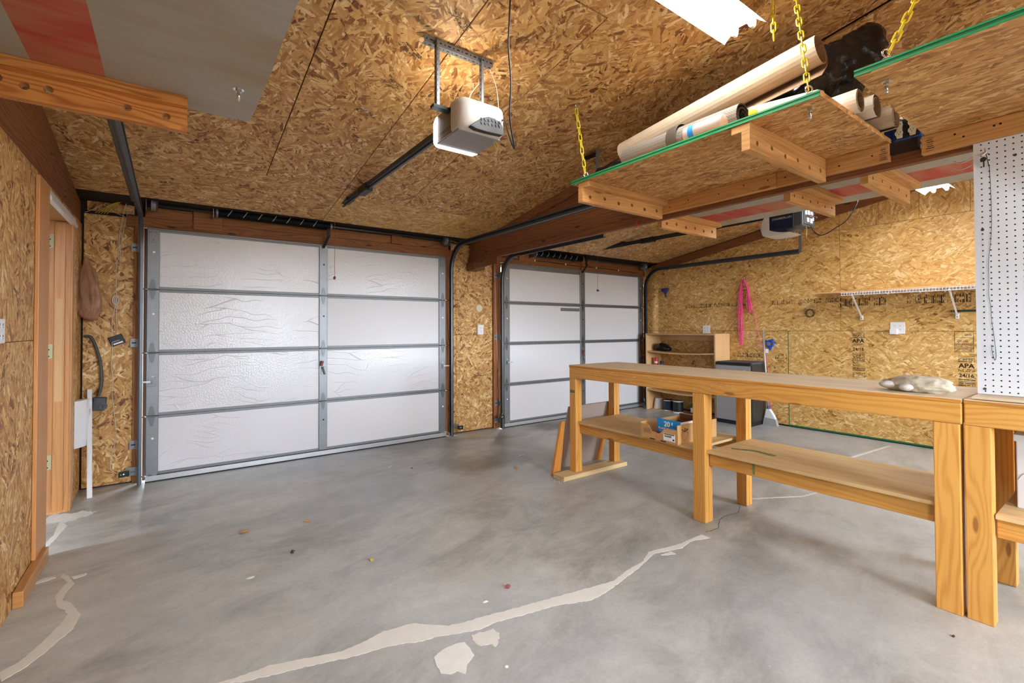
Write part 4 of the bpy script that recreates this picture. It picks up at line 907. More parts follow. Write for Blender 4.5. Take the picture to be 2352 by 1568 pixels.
big = spiral_roll('vinyl_roll', (2.44, 2.08, 2.44), (2.47, .92, 2.585), .056, .084, 1.35, .003, ['vinyl_tan', 'vinyl_inside'], 'long tan vinyl flooring roll lying on top of the other rolls', 'flooring roll', .10, G, start=2.2)
cr = spiral_roll('carpet_roll', (2.292, 1.93, ZT+.082), (2.292, 1.20, ZT+.083), .03, .078, 2.6, .007, ['carpet', 'carpet_back'], 'ribbed grey-brown carpet roll with dark tape band on chained shelf', 'carpet roll', 0, G, start=1.2)
bnd = MB(); bnd.lathe([(.0805, 0), (.0815, .004), (.0815, .06), (.0805, .064)], (2.292, 1.53, ZT+.0825), (0, 1, 0), 28, cap=False); build('tape_band', bnd, 'dark_tape', cr, smooth=True)
wr_ = tag(build('vinyl_roll', MB().lathe([(.03, 0), (.0395, .012), (.0395, .2), (.0395, .21)], (2.17, 1.225, ZT+.04), (0, 1, 0), 20), 'vinyl_pale', smooth=True), 'short pale roll with blue tape band at the shelf edge', 'flooring roll', G)
build('blue_tape_band', MB().lathe([(.0403, 0), (.0403, .03)], (2.17, 1.375, ZT+.04), (0, 1, 0), 20, cap=False), 'blue_tape', wr_, smooth=True)
ct = tag(build('vinyl_roll', MB().lathe([(.022, 0), (.031, .02), (.034, .3), (.03, .31)], (2.27, .84, ZT+.036), (.02, 1, .12), 20), 'vinyl_cream', smooth=True), 'cream roll with yellow tape end at the shelf edge', 'flooring roll', G)
build('yellow_tape_band', MB().lathe([(.0335, 0), (.0348, .045)], (2.27+.0052, .84+.262, ZT+.036+.031), (.02, 1, .12), 20, cap=False), 'yellow_tape', ct, smooth=True)
spiral_roll('vinyl_roll', (2.50, 1.45, ZT+.056), (2.50, .775, ZT+.056), .034, .054, 2.8, .002, ['vinyl_cream', 'vinyl_back'], 'cream vinyl roll with brown backing showing its coiled end', 'flooring roll', .0, G, start=2.4)
spiral_roll('vinyl_roll', (2.64, 1.4, ZT+.062), (2.64, .755, ZT+.062), .036, .060, 1.7, .002, ['vinyl_cream', 'vinyl_back'], 'cream vinyl roll loosely coiled at the shelf end', 'flooring roll', 0, G, start=-.4)
spiral_roll('vinyl_roll', (2.83, 1.3, ZT+.066), (2.83, .735, ZT+.06), .02, .062, 3.6, .002, ['vinyl_tan', 'vinyl_inside'], 'tan vinyl roll in shadow beside the blue outlet box', 'flooring roll', .0, G, start=1.0)
tag(build('vinyl_roll', MB().lathe([(.038, 0), (.045, .01), (.045, .05), (.05, .052), (.05, .09), (.044, .095)], (2.56, 1.28, 2.42), (0, -1, .13), 20), 'dark_tape', smooth=True), 'taped end of a roll poking from black plastic', 'flooring roll', G)
def poly_bag(mb, segs, n=56, seed=0, amp=.16, ridge=.22, rf=11.0, zs=1.0):
    from mathutils import noise
    vs = []; fs = []; P = [Vector(s[0]) for s in segs]; o = Vector((seed*1.3, seed*.7, seed))
    for i, (p, rx, rz) in enumerate(segs):
        t = (P[min(i+1, len(P)-1)]-P[max(i-1, 0)]).normalized(); u = (Vector((0, 0, 1))-t*t.z).normalized() if abs(t.z) < .9 else (Vector((0, -1, 0))+t*t.y).normalized(); v = t.cross(u)
        for j in range(n):
            a = 2*math.pi*j/n; d = v*math.cos(a)*rx+u*math.sin(a)*rz
            q = Vector(p)+d; k = noise.fractal(q*7+o, .9, 2.1, 3); e = Vector((q.x, q.y, q.z*zs)); w = 1-abs(noise.noise(e*rf+o)+.5*noise.noise(e*rf*2.3+o))
            vs.append(Vector(p)+d*(1+amp*k+ridge*(w*w-.7)))
    m = len(segs)
    for i in range(m-1):
        for j in range(n): fs.append((i*n+j, i*n+(j+1) % n, (i+1)*n+(j+1) % n, (i+1)*n+j))
    fs += [tuple(range(n))[::-1], tuple((m-1)*n+j for j in range(n))]
    return mb.add(vs, fs)
def segs(path, k=24):
    out = []
    P = smoothpts([p[:3] for p in path], max(2, k//len(path))); L = len(P)
    for i, p in enumerate(P):
        t = i/(L-1)*(len(path)-1); a = int(min(t, len(path)-2)); f = t-a
        out.append((p, path[a][3]*(1-f)+path[a+1][3]*f, path[a][4]*(1-f)+path[a+1][4]*f))
    return out
tag(build('plastic_wrapped_bundle', poly_bag(MB(), segs([(2.72, 2.1, 2.46, .05, .05), (2.70, 1.9, 2.48, .14, .12), (2.72, 1.5, 2.52, .16, .13), (2.75, 1.2, 2.54, .17, .15), (2.78, .98, 2.60, .14, .18), (2.82, .86, 2.70, .08, .11), (2.85, .80, 2.77, .03, .05)], 90), seed=3, amp=.22, ridge=.28), 'black_poly', smooth=True), 'crumpled black plastic sheeting bundle behind the vinyl rolls', 'plastic bundle')
tag(build('black_bag', poly_bag(MB(), segs([(2.34, 2.25, ZT+.07, .03, .03), (2.36, 2.2, ZT+.065, .08, .055), (2.38, 2.05, ZT+.07, .10, .06), (2.38, 1.98, ZT+.07, .04, .03)], 16), seed=9), 'black_poly', smooth=True), 'dark plastic bag at the far end of the chained shelf', 'plastic bag')
# blue outlet box on the beam
ob_ = thing('outlet_box', 'blue double electrical box with bare cream receptacles on brown beam', 'outlet box', (3.0, .73, 2.21))
build('box_body', MB().box(2.975, 3.04, .675, .785, 2.222, 2.326), 'blue_box', ob_, bevel=.003); build('box_body', MB().box(3.0, 3.04, .787, .83, 2.225, 2.295), 'blue_box', ob_, bevel=.003)
build('box_mount', B(2.98, 3.03, .69, .80, 2.162, 2.222), 'wall_dark', ob_)
build('box_opening', B(2.9735, 2.9755, .68, .78, 2.227, 2.321), 'black_plastic', ob_)
for yy in (.757, .705):
    rc = build('receptacle', MB().box(2.962, 2.975, yy-.012, yy+.012, 2.232, 2.316), 'ivory', ob_, bevel=.004)
    for zz in (2.255, 2.294):
        face = build('socket_face', MB().lathe([(.0165, 0), (.0165, .004)], (2.962, yy, zz), (-1, 0, 0), 16), 'ivory', rc)
        for dy in (-.006, .006): build('slot', B(2.9572, 2.9582, yy+dy-.001, yy+dy+.001, zz+.001, zz+.008), 'black_plastic', rc)
        build('slot', MB().lathe([(.0022, 0), (.0022, .0006)], (2.958, yy, zz-.006), (-1, 0, 0), 8), 'black_plastic', rc)
    for zz in (2.222, 2.326): build('mounting_ear', MB().tube([(2.968, yy-.012, zz-.004), (2.968, yy-.012, zz+.006), (2.968, yy+.012, zz+.006), (2.968, yy+.012, zz-.004)], .0016, 5), 'chrome', rc)
# ---------------------------------------------------------------- strip lights
def shop_light(x0, x1, y, z, label, chainpull=False, w=.115):
    t = thing('strip_light', label, 'strip light', ((x0+x1)/2, y, z), 'twin tube strip lights')
    prof = [(-w, -.028), (-w+.004, -.022), (-.045, .03), (-.03, .032), (.03, .032), (.045, .03), (w-.004, -.022), (w, -.028), (w, -.026), (.047, .036), (-.047, .036), (-w, -.026)]
    build('reflector', MB().prism([(x0, y+a, z+b_) for a, b_ in prof], (x1-x0, 0, 0)), 'white_enamel', t)
    build('ballast_cover', B(x0+.02, x1-.02, y-.028, y+.028, z+.012, z+.032), 'white_enamel', t, bevel=.003)
    for s in (-1, 1):
        build('tube', MB().tube([(x0+.03, y+s*.048, z-.004), (x1-.03, y+s*.048, z-.004)], .0135, 10), 'tube_glow', t, smooth=True)
        for xx in (x0+.008, x1-.034): build('lamp_holder', MB().prism([(xx, y+s*.048-.017, z+.018), (xx, y+s*.048+.017, z+.018), (xx, y+s*.048+.014, z-.014), (xx, y+s*.048+.006, z-.024), (xx, y+s*.048-.006, z-.024), (xx, y+s*.048-.014, z-.014)], (.026, 0, 0)), 'white_enamel', t)
    for xx in (x0+.12, x1-.12): build('hanging_wire', MB().tube([(xx, y, z+.034), (xx, y, cz(y)-.001)], .0018, 5), 'galv_dull', t)
    if chainpull:
        n = 26; mb = MB()
        for i in range(n): mb.lathe([(.0005, -.003), (.0028, 0), (.0005, .003)], (x0+.1, y-.05, z-.03-i*.0068), (0, 0, 1), 6, cap=False)
        build('pull_chain', mb, 'chrome', t)
    return t
shop_light(1.23, 2.45, 1.265, 2.858, 'white twin tube strip light hanging above the loaded hanging shelf')
shop_light(4.68, 5.9, 1.2, 2.585, 'white twin tube strip light with pull chain behind the pegboard', True)
shop_light(1.3, 2.52, -1.3, 2.72, 'unseen white strip light added as fill near the back windows')  # fill light added out of view, shines forward on the door wall
shop_light(4.2, 5.42, -1.3, 2.72, 'unseen white strip light added as fill at the far back corner')  # another fill light added behind the camera to brighten the room
shop_light(-.4, .82, -.9, 2.78, 'unseen white strip light added as fill beside the striped plywood shelf')  # fill light added behind the camera to lift the left wall
tag(build('extension_cord', MB().tube(smoothpts([(1.268, 1.75, cz(1.75)-.002), (1.262, 1.75, 2.72), (1.258, 1.752, 2.58), (1.27, 1.75, 2.42), (1.262, 1.75, 2.26), (1.283, 1.748, 2.135), (1.29, 1.755, 2.118), (1.29, 1.78, 2.16), (1.33, 1.87, 2.26), (1.385, 1.97, 2.35), (1.418, 2.06, 2.39)], 5), .0042, 8), 'cord_black', smooth=True), 'black power cord looping down beside the pale ceiling opener', 'cord')
# ================================================================ workbenches
def leg(par, x0, x1, y0, y1, z1, z0=0.0, split='y'):
    mb = MB(); g = .0008
    if split == 'y': m = (y0+y1)/2; mb.box(x0, x1, y0, m-g, z0, z1).box(x0, x1, m+g, y1, z0, z1)
    else: m = (x0+x1)/2; mb.box(x0, m-g, y0, y1, z0, z1).box(m+g, x1, y0, y1, z0, z1)
    return build('leg', mb, 'fir_bench', par, grain=2, bevel=.004)
b1 = thing('workbench', 'long orange fir workbench with lower shelf, rock and cardboard boxes on it', 'workbench', (3.14, 1.78, 0), 'workbenches under the hanging shelves')
tp_ = build('bench_top', MB().box(2.835, 3.446, .521, 3.052, .9445, .9605), 'ply_top', b1, grain=1)
build('top_edge_strip', B(2.8335, 2.8352, .521, 3.052, .9425, .957), 'ply_edge', b1, grain=1)
build('apron', B(2.835, 2.873, .521, 3.05, .8475, .9422), 'fir_bench', b1, grain=1, bevel=.004)
build('apron', B(3.406, 3.444, .521, 3.05, .8475, .9422), 'fir_bench', b1, grain=1, bevel=.004)
for y0 in (.525, 1.76, 3.01): build('cross_rail', B(2.873, 3.406, y0, y0+.038, .8475, .9422), 'fir_bench', b1, grain=0, bevel=.003)
leg(b1, 2.837, 2.913, 2.975, 3.05, .847, .038, 'x'); leg(b1, 2.837, 2.926, 1.762, 1.85, .847, 0, 'x'); leg(b1, 2.837, 2.913, .528, .619, .847, 0, 'x')
leg(b1, 3.352, 3.428, 3.0, 3.068, .847, .038, 'x'); leg(b1, 3.352, 3.428, 1.757, 1.832, .847, 0, 'x'); leg(b1, 3.352, 3.428, .53, .605, .847, 0, 'x')
for y0, y1 in ((1.852, 3.0), (.62, 1.76)):
    build('lower_shelf', B(2.862, 3.43, y0, y1, .456, .474), 'ply_shelf', b1, grain=1)
    build('shelf_rail', B(2.885, 2.923, y0+.0, y1, .372, .456), 'fir_bench', b1, grain=1, bevel=.004); build('shelf_rail', B(3.39, 3.428, y0, y1, .372, .456), 'fir_bench', b1, grain=1, bevel=.004)
build('green_stain', MB().prism([(x, y, .4741) for x, y in jag([(3.05, 1.70), (3.12, 1.58), (3.10, 1.42), (3.06, 1.44), (3.08, 1.56), (3.02, 1.68)], .006)], (0, 0, .0005)), 'green_mark', b1)
build('green_stamp', B(2.884, 2.8852, 1.46, 1.475, .385, .452), 'green_mark', b1); build('green_stamp', B(2.8362, 2.8372, 2.985, 3.045, .72, .745), 'green_mark', b1)
rnd = random.Random(5)
for y0, y1, n in ((2.1, 2.75, 26), (1.5, 2.1, 18)):
    mb = MB()
    for i in range(n):
        y = rnd.uniform(y0, y1); z = rnd.uniform(.855, .93)
        mb.obox((2.8346, y, z), (0, 1, rnd.uniform(-.6, .6)), (1, 0, 0), (0, -rnd.uniform(-.6, .6), 1), rnd.uniform(.003, .012), .0004, rnd.uniform(.0008, .002))
    build('scratch_marks', mb, 'vinyl_cream', b1, kind='stuff')
pl = tag(build('floor_plank', B(2.665, 3.455, 2.935, 3.075, .0, .038), 'pine_pale', grain=0, bevel=.004), 'rough pine plank on the floor beneath the workbench end legs', 'plank')
b2 = thing('workbench', 'orange fir workbench butted up below the white pegboard', 'workbench', (3.14, -.7, 0), 'workbenches under the hanging shelves')
build('bench_top', B(2.843, 3.446, -1.9, .514, .9445, .9605), 'ply_top', b2, grain=1)
build('top_edge_strip', B(2.8415, 2.8432, -1.9, .514, .9425, .957), 'ply_edge', b2, grain=1)
build('loose_top_sheet', B(2.852, 3.446, -1.9, .49, .964, .975), 'ply_top', b2, grain=1)
build('apron', B(2.843, 2.881, -1.9, .514, .8475, .9422), 'fir_bench', b2, grain=1, bevel=.004); build('apron', B(3.406, 3.444, -1.9, .514, .8475, .9422), 'fir_bench', b2, grain=1, bevel=.004)
for y0 in (.43, -.7, -1.88): leg(b2, 2.845, 2.917, y0, y0+.086, .847, 0, 'x'); leg(b2, 3.37, 3.44, y0, y0+.075, .847, 0, 'x')
build('lower_shelf', B(2.868, 3.43, -1.88, .425, .456, .474), 'ply_shelf', b2, grain=1)
build('shelf_rail', B(2.888, 2.926, -1.88, .425, .372, .456), 'fir_bench', b2, grain=1, bevel=.004)
build('end_panel', B(3.33, 3.345, -.3, .425, .474, .847), 'fir_bench', b2, grain=2)
# ---------------------------------------------------------------- things on and under the benches
st = thing('rock', 'pale rough stone lump with embedded pebbles on workbench top', 'rock', (2.98, .70, .9605))
mb = blob(MB(), (2.99, .705, .994), (.070, .135, .046), 56, 34, .13, 2.6, 4, -.0335)
build('stone_body', mb, 'stone', st, smooth=True)
build('pebble', blob(MB(), (2.945, .815, .992), (.03, .035, .018), 18, 12, .08, 2, 1), 'stone_pebble', st, smooth=True); build('pebble', blob(MB(), (2.918, .735, .986), (.026, .03, .018), 18, 12, .06, 2, 2), 'stone_pebble', st, smooth=True)
def tray(name, label, cat, c, rot, w, d, h, th, mats, front_h=None):
    t = thing(name, label, cat, c)
    R = Matrix.Rotation(rot, 3, 'Z'); c = Vector(c)
    def bx(nm, x0, x1, y0, y1, z0, z1, mat, par=t):
        mb = MB().box(x0, x1, y0, y1, z0, z1); mb.v = [tuple(c+R @ Vector(v)) for v in mb.v]; return build(nm, mb, mat, par)
    return t, bx, R, c
# fruit carton: long side along local x, local -y faces the camera
t, bx, R, c = tray('fruit_carton', 'open brown fruit carton with notched front on workbench shelf', 'cardboard box', (3.052, 2.105, .474), math.radians(-92), .40, .30, .11, .004, None)
wq, dq, hq = .16, .23, .105
bx('base', -wq, wq, -dq, dq, .001, .005, 'cardboard')
def side(nm, pts, mat, th=.004, inner='cardboard_in'):
    mb = MB().prism(pts, (0, th, 0)); mb.v = [tuple(c+R @ Vector(v)) for v in mb.v]; return build(nm, mb, mat, t)
side('front_wall', [(-wq, -dq, .002), (wq, -dq, .002), (wq, -dq, .098), (wq-.10, -dq, .098), (wq-.115, -dq, .088), (wq-.14, -dq, .062), (-.02, -dq, .06), (-.06, -dq, .062), (-.085, -dq, .10), (-.10, -dq, .105), (-wq, -dq, .105)][::-1], 'cardboard')
side('back_wall', [(-wq, dq-.004, .002), (wq, dq-.004, .002), (wq, dq-.004, .13), (-wq, dq-.004, .13)], 'cardboard_in')
bx('end_wall', wq-.004, wq, -dq, dq, .002, .135, 'cardboard'); bx('end_wall', -wq, -wq+.004, -dq, dq, .002, .115, 'cardboard')
lb = bx('shipping_label', wq-.115, wq-.02, -dq-.0012, -dq, .018, .068, 'print_white'); bx('label_band', wq-.11, wq-.025, -dq-.0018, -dq-.0012, .06, .066, 'can_navy', lb)
for i in range(14): bx('barcode_bar', wq-.105+i*.0042, wq-.105+i*.0042+.0022, -dq-.0018, -dq-.0012, .042, .055, 'ink', lb)
bx('label_square', wq-.038, wq-.024, -dq-.0018, -dq-.0012, .024, .036, 'can_navy', lb)
for x in (-.075, .02): bx('vent_slot', x, x+.045, -dq-.0012, -dq, .004, .011, 'ink')
def wpts(P): return [tuple(c+R @ Vector(p)) for p in P]
# strawberry line drawing on the end wall and front wall
def berry(x0, y0, z0, s, ax, nrm, par):
    ax = Vector(ax); P = [(0, 0), (-.45, .4), (-.5, .75), (-.25, .95), (0, .9), (.25, .95), (.5, .75), (.45, .4), (0, 0)]
    q = smoothpts([Vector((x0, y0, z0))+ax*a*s+Vector((0, 0, b_*s)) for a, b_ in P], 3); build('printed_berry', MB().tube(wpts(q), .0013, 5), 'print_red', par)
    for a, b_, e, g in ((0, .9, -.4, 1.2), (0, .9, .05, 1.3), (0, .9, .45, 1.15)):
        build('printed_leaf', MB().tube(wpts([Vector((x0, y0, z0))+ax*a*s+Vector((0, 0, b_*s)), Vector((x0, y0, z0))+ax*e*s+Vector((0, 0, g*s))]), [.0015, .004], 5), 'ink', par)
berry(wq+.0006, -.15, .02, .07, (0, 1, 0), None, t); berry(-.0, -dq-.0006, .022, .038, (1, 0, 0), None, t)
mb = MB()
for i in range(5): mb.box(-wq+.03, -wq+.10-.01*(i % 2), -dq-.001, -dq, .045+.007*i, .047+.007*i)
mb.v = [tuple(c+R @ Vector(v)) for v in mb.v]; build('printed_lines', mb, 'ink_light', t, kind='stuff')
# blue snack box standing in the carton
s = thing('snack_box', 'bright blue and white protein bar box standing inside fruit carton', 'box', wpts([(.06, -.02, .006)])[0])
def sbx(nm, x0, x1, y0, y1, z0, z1, mat, par=s):
    mb = MB().box(x0, x1, y0, y1, z0, z1); mb.v = wpts(mb.v); return build(nm, mb, mat, par)
fy = -.185
sbx('box_front', -.045, .152, fy, fy+.002, .012, .155, 'box_blue'); sbx('box_end', .150, .152, fy+.002, .06, .012, .150, 'box_white'); sbx('box_back', -.045, .150, .058, .06, .012, .12, 'cardboard_in'); sbx('box_base', -.045, .150, fy+.002, .058, .012, .014, 'cardboard_in'); sbx('box_end', -.045, -.043, fy+.002, .058, .012, .11, 'cardboard_in')
rx = R @ Vector((1, 0, 0)); ry = R @ Vector((0, 1, 0))
def ptext(st_, size, p, right, par, mat, off=.0, sx=1.0): build('printed_text', text_mesh(st_, size, wpts([p])[0], right, (0, 0, 1), off=off, sx=sx), mat, par)
ptext('20', .050, (.015, fy-.0007, .105), rx, s, 'print_white', .0018); ptext('g', .026, (.078, fy-.0007, .126), rx, s, 'print_white', .0012)
ptext('PLANT PROTEIN', .0202, (-.034, fy-.0007, .080), rx, s, 'print_white', .0009, 1.05)
sbx('thin_rule', -.03, .04, fy-.0007, fy, .069, .0705, 'print_white')
mg = sbx('magenta_tag', -.012, .035, fy-.0009, fy, .042, .062, 'print_magenta'); ptext('10', .014, (.0, fy-.0013, .047), rx, s, 'print_white', .0003)
ptext('Orgain', .040, (.1527, -.172, .085), ry, s, 'print_green', .0008)
bt = text_mesh('M', .045, wpts([(wq+.0007, .135, .062)])[0], ry, (0, 0, 1), off=.0004); text_mesh('RIES', .045, wpts([(wq+.0007, .085, .022)])[0], ry, (0, 0, 1), bt, off=.0004); build('printed_text', bt, 'print_red', t)
# white storage box under bench two
wb = thing('storage_box', 'stained white file box with lid on shelf of bench below pegboard', 'box', (3.2, .25, .474))
build('box_body', B(3.06, 3.32, -.05, .385, .474, .775), 'box_white', wb, bevel=.004); build('box_lid', MB().box(3.052, 3.328, -.06, .393, .77, .80), 'box_white', wb, bevel=.003)
build('water_stain', MB().tube(smoothpts([(3.058, .38, .60), (3.058, .36, .63), (3.058, .33, .61), (3.058, .28, .615), (3.058, .2, .60)]), .0015, 5), 'vinyl_tan', wb)
# hardboard sheet leaning behind the bench end
hb = thing('hardboard_sheet', 'brown faced hardboard sheet leaning against workbench end under its shelf', 'board', (3.1, 3.2, 0))
def lean(name, x0, x1, mat, dy=.0): return build(name, MB().prism([(x0, 3.245+dy, .0), (x1, 3.245+dy, .0), (x1, 3.083+dy, .585), (x0, 3.083+dy, .585)], (0, .012, .003)), mat, hb, grain=2)
lean('sheet_face', 2.86, 3.36, 'hardboard'); lean('sheet_edge', 3.36, 3.44, 'cedar', .0)
tag(build('leaning_plank', MB().prism([(2.70, 3.12, 0), (2.79, 3.12, 0), (2.83, 3.10, .46), (2.79, 3.10, .46)], (0, .03, 0)), 'cedar', grain=2, bevel=.003), 'narrow orange plank leaning behind the workbench end leg', 'plank')
# ---------------------------------------------------------------- pegboard
pg = thing('pegboard', 'white pegboard standing on the bench with wood edge and hooks', 'pegboard', (2.985, -.3, .976))
build('board', B(2.981, 2.985, -1.3, .492, .977, 2.119), 'pegboard_white', pg)
build('frame_strip', B(2.985, 3.0, .478, .492, .977, 2.119), 'pine', pg, grain=2); build('frame_strip', B(2.985, 3.0, -1.3, .478, .977, 1.01), 'pine', pg, grain=1)
hm = MB()
for i in range(30):
    for j in range(45): hm.lathe([(.0033, 0), (.0033, .0004)], (2.981, .466-i*.0254, .990+j*.0254), (-1, 0, 0), 8)
build('peg_holes', hm, 'black_plastic', pg, kind='stuff')
for z, y in ((2.03, .36), (1.0, .468), (1.72, .466)): build('screw', MB().lathe([(.006, 0), (.005, .002)], (2.981, y, z), (-1, 0, 0), 10), 'grey_plastic', pg)
sm = MB()
for i in range(16): sm.tube([(2.9805, .425-.002*i+random.uniform(-.004, .004), 1.86-.012*i), (2.9805, .41-.003*i, 1.84-.013*i)], [.0006, .0001], 4)
hk = thing('wire_hanger', 'long bent grey wire with hooked end and keys hanging on pegboard', 'wire hook', (2.97, .43, 1.2))
W_ = lambda P: [(2.972-(.004 if i % 2 else 0), y, z) for i, (y, z) in enumerate(P)]
build('bent_wire', MB().tube(smoothpts(W_([(.4385, 1.99), (.436, 1.90), (.435, 1.80), (.436, 1.70), (.441, 1.64), (.446, 1.58), (.4475, 1.48), (.4475, 1.42), (.442, 1.36), (.441, 1.32), (.436, 1.26), (.431, 1.20), (.429, 1.15), (.4315, 1.132), (.436, 1.14), (.440, 1.165), (.4435, 1.20)]), 4), .0013, 6), 'wire_steel', hk, smooth=True)
build('twisted_loop', MB().tube(smoothpts([(2.972, .4385, 1.99), (2.96, .44, 2.01), (2.95, .445, 2.05), (2.955, .45, 2.07), (2.965, .447, 2.05), (2.972, .441, 2.0)]), .0013, 5), 'wire_steel', hk)
build('peg_hook', MB().tube([(2.98, .443, 2.06), (2.93, .446, 2.06), (2.925, .446, 2.075)], .002, 6), 'chrome', hk)
build('key_tag', MB().lathe([(.013, 0), (.013, .004)], (2.945, .452, 2.055), (-.3, .2, .3), 14), 'print_white', hk)
kk = build('key', MB().lathe([(.011, 0), (.011, .003)], (2.945, .4535, 2.03), (-1, .1, 0), 12).box(2.943, 2.945, .450, .455, 1.995, 2.022), 'wire_steel', hk)
for z0, lb in ((2.06, 'upper'), (2.03, 'lower')): tag(build('peg_hook', MB().tube(smoothpts([(2.984, .492, z0), (2.99, .52, z0-.012), (2.995, .545, z0-.012), (2.998, .56, z0+.004)]), .0025, 6), 'chrome', smooth=True), '%s of two bent chrome hooks sticking out past the pegboard edge' % lb, 'hook', 'hooks at the pegboard edge')
# ================================================================ along the right wall
XW = XR-.0005
bk = thing('bookcase', 'pale particle board bookcase standing against the chipboard wall in the corner', 'bookcase', (6.3, 4.21, 0))
build('side_panel', B(6.12, 6.49, 3.625, 3.645, 0, 1.2), 'particle_board', bk, grain=2, bevel=.001); build('side_panel', B(6.12, 6.49, 4.79, 4.81, 0, 1.2), 'particle_board', bk, grain=2, bevel=.001)
for z in (1.18, .91, .61, .31): 
    if z > 1: build('top_panel', B(6.12, 6.49, 3.645, 4.79, z, z+.02), 'particle_board', bk, grain=1)
    else:
        mb = MB(); n = 10; P = [(6.125, 3.645+(1.145)*i/n, z-.022*math.sin(math.pi*i/n)) for i in range(n+1)]
        mb.prism(P+[(p[0], p[1], p[2]+.02) for p in P[::-1]], (.36, 0, 0)); build('shelf', mb, 'particle_board', bk, grain=1)
build('back_rail', B(6.46, 6.485, 3.645, 4.79, 1.09, 1.18), 'particle_board', bk, grain=1)
build('kick_board', B(6.2, 6.22, 3.645, 4.79, .0, .012), 'particle_board', bk, grain=1)
tag(build('black_bag', poly_bag(MB(), segs([(6.3, 4.76, .97, .03, .03), (6.3, 4.70, .975, .09, .055), (6.3, 4.62, .98, .10, .07), (6.3, 4.54, .965, .08, .045), (6.3, 4.48, .95, .03, .02)], 20), seed=5), 'black_poly', smooth=True), 'crumpled black bag on an upper bookcase shelf', 'plastic bag')
def can(x, y, z, r, h, mats, label, kind='spray'):
    t = thing('spray_can' if kind == 'spray' else 'paint_can', label, 'spray can' if kind == 'spray' else 'paint can', (x, y, z))
    if kind == 'spray':
        build('can_body', MB().lathe([(r*.95, 0), (r, .004), (r, h*.68), (r*.7, h*.74)], (x, y, z), (0, 0, 1), 18), mats[0], t, smooth=False)
        build('cap', MB().lathe([(r*.9, h*.70), (r*.9, h*.97), (r*.75, h)], (x, y, z), (0, 0, 1), 16), mats[1], t); build('label_band', MB().lathe([(r*1.01, h*.2), (r*1.01, h*.55)], (x, y, z), (0, 0, 1), 18, cap=False), mats[2], t)
    else:
        build('can_body', MB().lathe([(r*.97, 0), (r, .004), (r, h-.006), (r*.94, h-.004), (r*.94, h)], (x, y, z), (0, 0, 1), 22), mats[0], t)
        build('label_band', MB().lathe([(r*1.006, .02), (r*1.006, h-.012)], (x, y, z), (0, 0, 1), 22, cap=False), mats[1], t)
        build('lid', MB().lathe([(r*.98, h), (r*.98, h+.006), (r*.85, h+.004)], (x, y, z), (0, 0, 1), 22), mats[2], t)
        build('bail_handle', MB().tube(arc((x, y, z+h*.75), r*1.05, -.3, math.pi+.3, 14, (.5, .86, 0), (-.35, .2, .9)), .002, 5), 'wire_steel', t)
    return t
zb = .607
can(6.24, 4.70, zb+.012, .032, .20, ('print_white', 'can_red', 'can_red'), 'spray can with red cap on a bookcase shelf')
can(6.24, 4.60, zb+.012, .03, .15, ('can_grey', 'black_plastic', 'print_white'), 'grey spray can with black cap on a bookcase shelf')
can(6.27, 4.50, 0, .072, .17, ('print_white', 'can_navy', 'black_plastic'), 'paint can with navy label under the bookcase shelf', 'paint')
can(6.24, 4.31, 0, .074, .18, ('print_white', 'can_black', 'galv'), 'paint can with black label under the bookcase shelf', 'paint')
for (x, y, sx_, s_, w_) in ((6.27, 4.50, .072, .024, 'B'), (6.24, 4.31, .074, .022, 'W')):
    pass
bkt = thing('bucket', 'upturned white plastic bucket on the floor under bookcase shelf', 'bucket', (6.31, 4.71, 0))
build('bucket_body', MB().lathe([(.078, .004), (.08, .012), (.056, .165), (.052, .17)], (6.31, 4.71, 0), (0, 0, 1), 24), 'white_plastic', bkt, smooth=False); build('rim', MB().lathe([(.082, 0), (.086, .006), (.082, .012)], (6.31, 4.71, 0), (0, 0, 1), 24), 'white_plastic', bkt)
build('bail_handle', MB().tube(arc((6.31, 4.71, .02), .10, math.pi*.9, math.pi*2.1, 12, (.3, .95, 0), (.9, -.3, .12)), .0022, 5), 'wire_steel', bkt)
gb = thing('bottle', 'green and white bottle under the bookcase shelf behind the bench leg', 'bottle', (6.36, 4.12, 0))
build('bottle_body', MB().lathe([(.045, 0), (.05, .01), (.05, .11), (.02, .15), (.018, .17)], (6.36, 4.12, 0), (0, 0, 1), 18), 'green_bottle', gb, smooth=True); build('label_band', MB().lathe([(.0505, .02), (.0505, .09)], (6.36, 4.12, 0), (0, 0, 1), 18, cap=False), 'print_white', gb)
fr = thing('mini_fridge', 'small steel fronted fridge with dark sides between bookcase and broom', 'fridge', (6.27, 3.34, 0))
build('cabinet', B(6.09, 6.48, 3.122, 3.58, .02, .815), 'fridge_dark', fr, bevel=.004); build('top_cap', B(6.085, 6.485, 3.118, 3.585, .80, .828), 'grey_plastic', fr, bevel=.004)
fd = build('door', B(6.045, 6.085, 3.105, 3.58, .055, .785), 'fridge_steel', fr, grain=2, bevel=.006); build('door_top_trim', B(6.042, 6.087, 3.103, 3.583, .785, .822), 'black_plastic', fd, bevel=.005); build('badge', B(6.0435, 6.045, 3.16, 3.20, .715, .728), 'label_cream', fd)
build('door_edge', B(6.05, 6.09, 3.1, 3.105, .055, .785), 'black_plastic', fd); build('plinth', B(6.07, 6.47, 3.12, 3.57, .0, .055), 'black_plastic', fr)
br = thing('broom', 'white and grey angle broom with steel handle leaning beside the fridge', 'broom', (6.40, 3.02, 0))
build('handle', MB().tube([(6.40, 3.055, .20), (6.40, 3.112, 1.26)], .010, 10), 'alum', br, smooth=True); build('grip_collar', MB().tube([(6.40, 3.05, .17), (6.40, 3.056, .25)], .014, 10), 'blue_plastic', br)
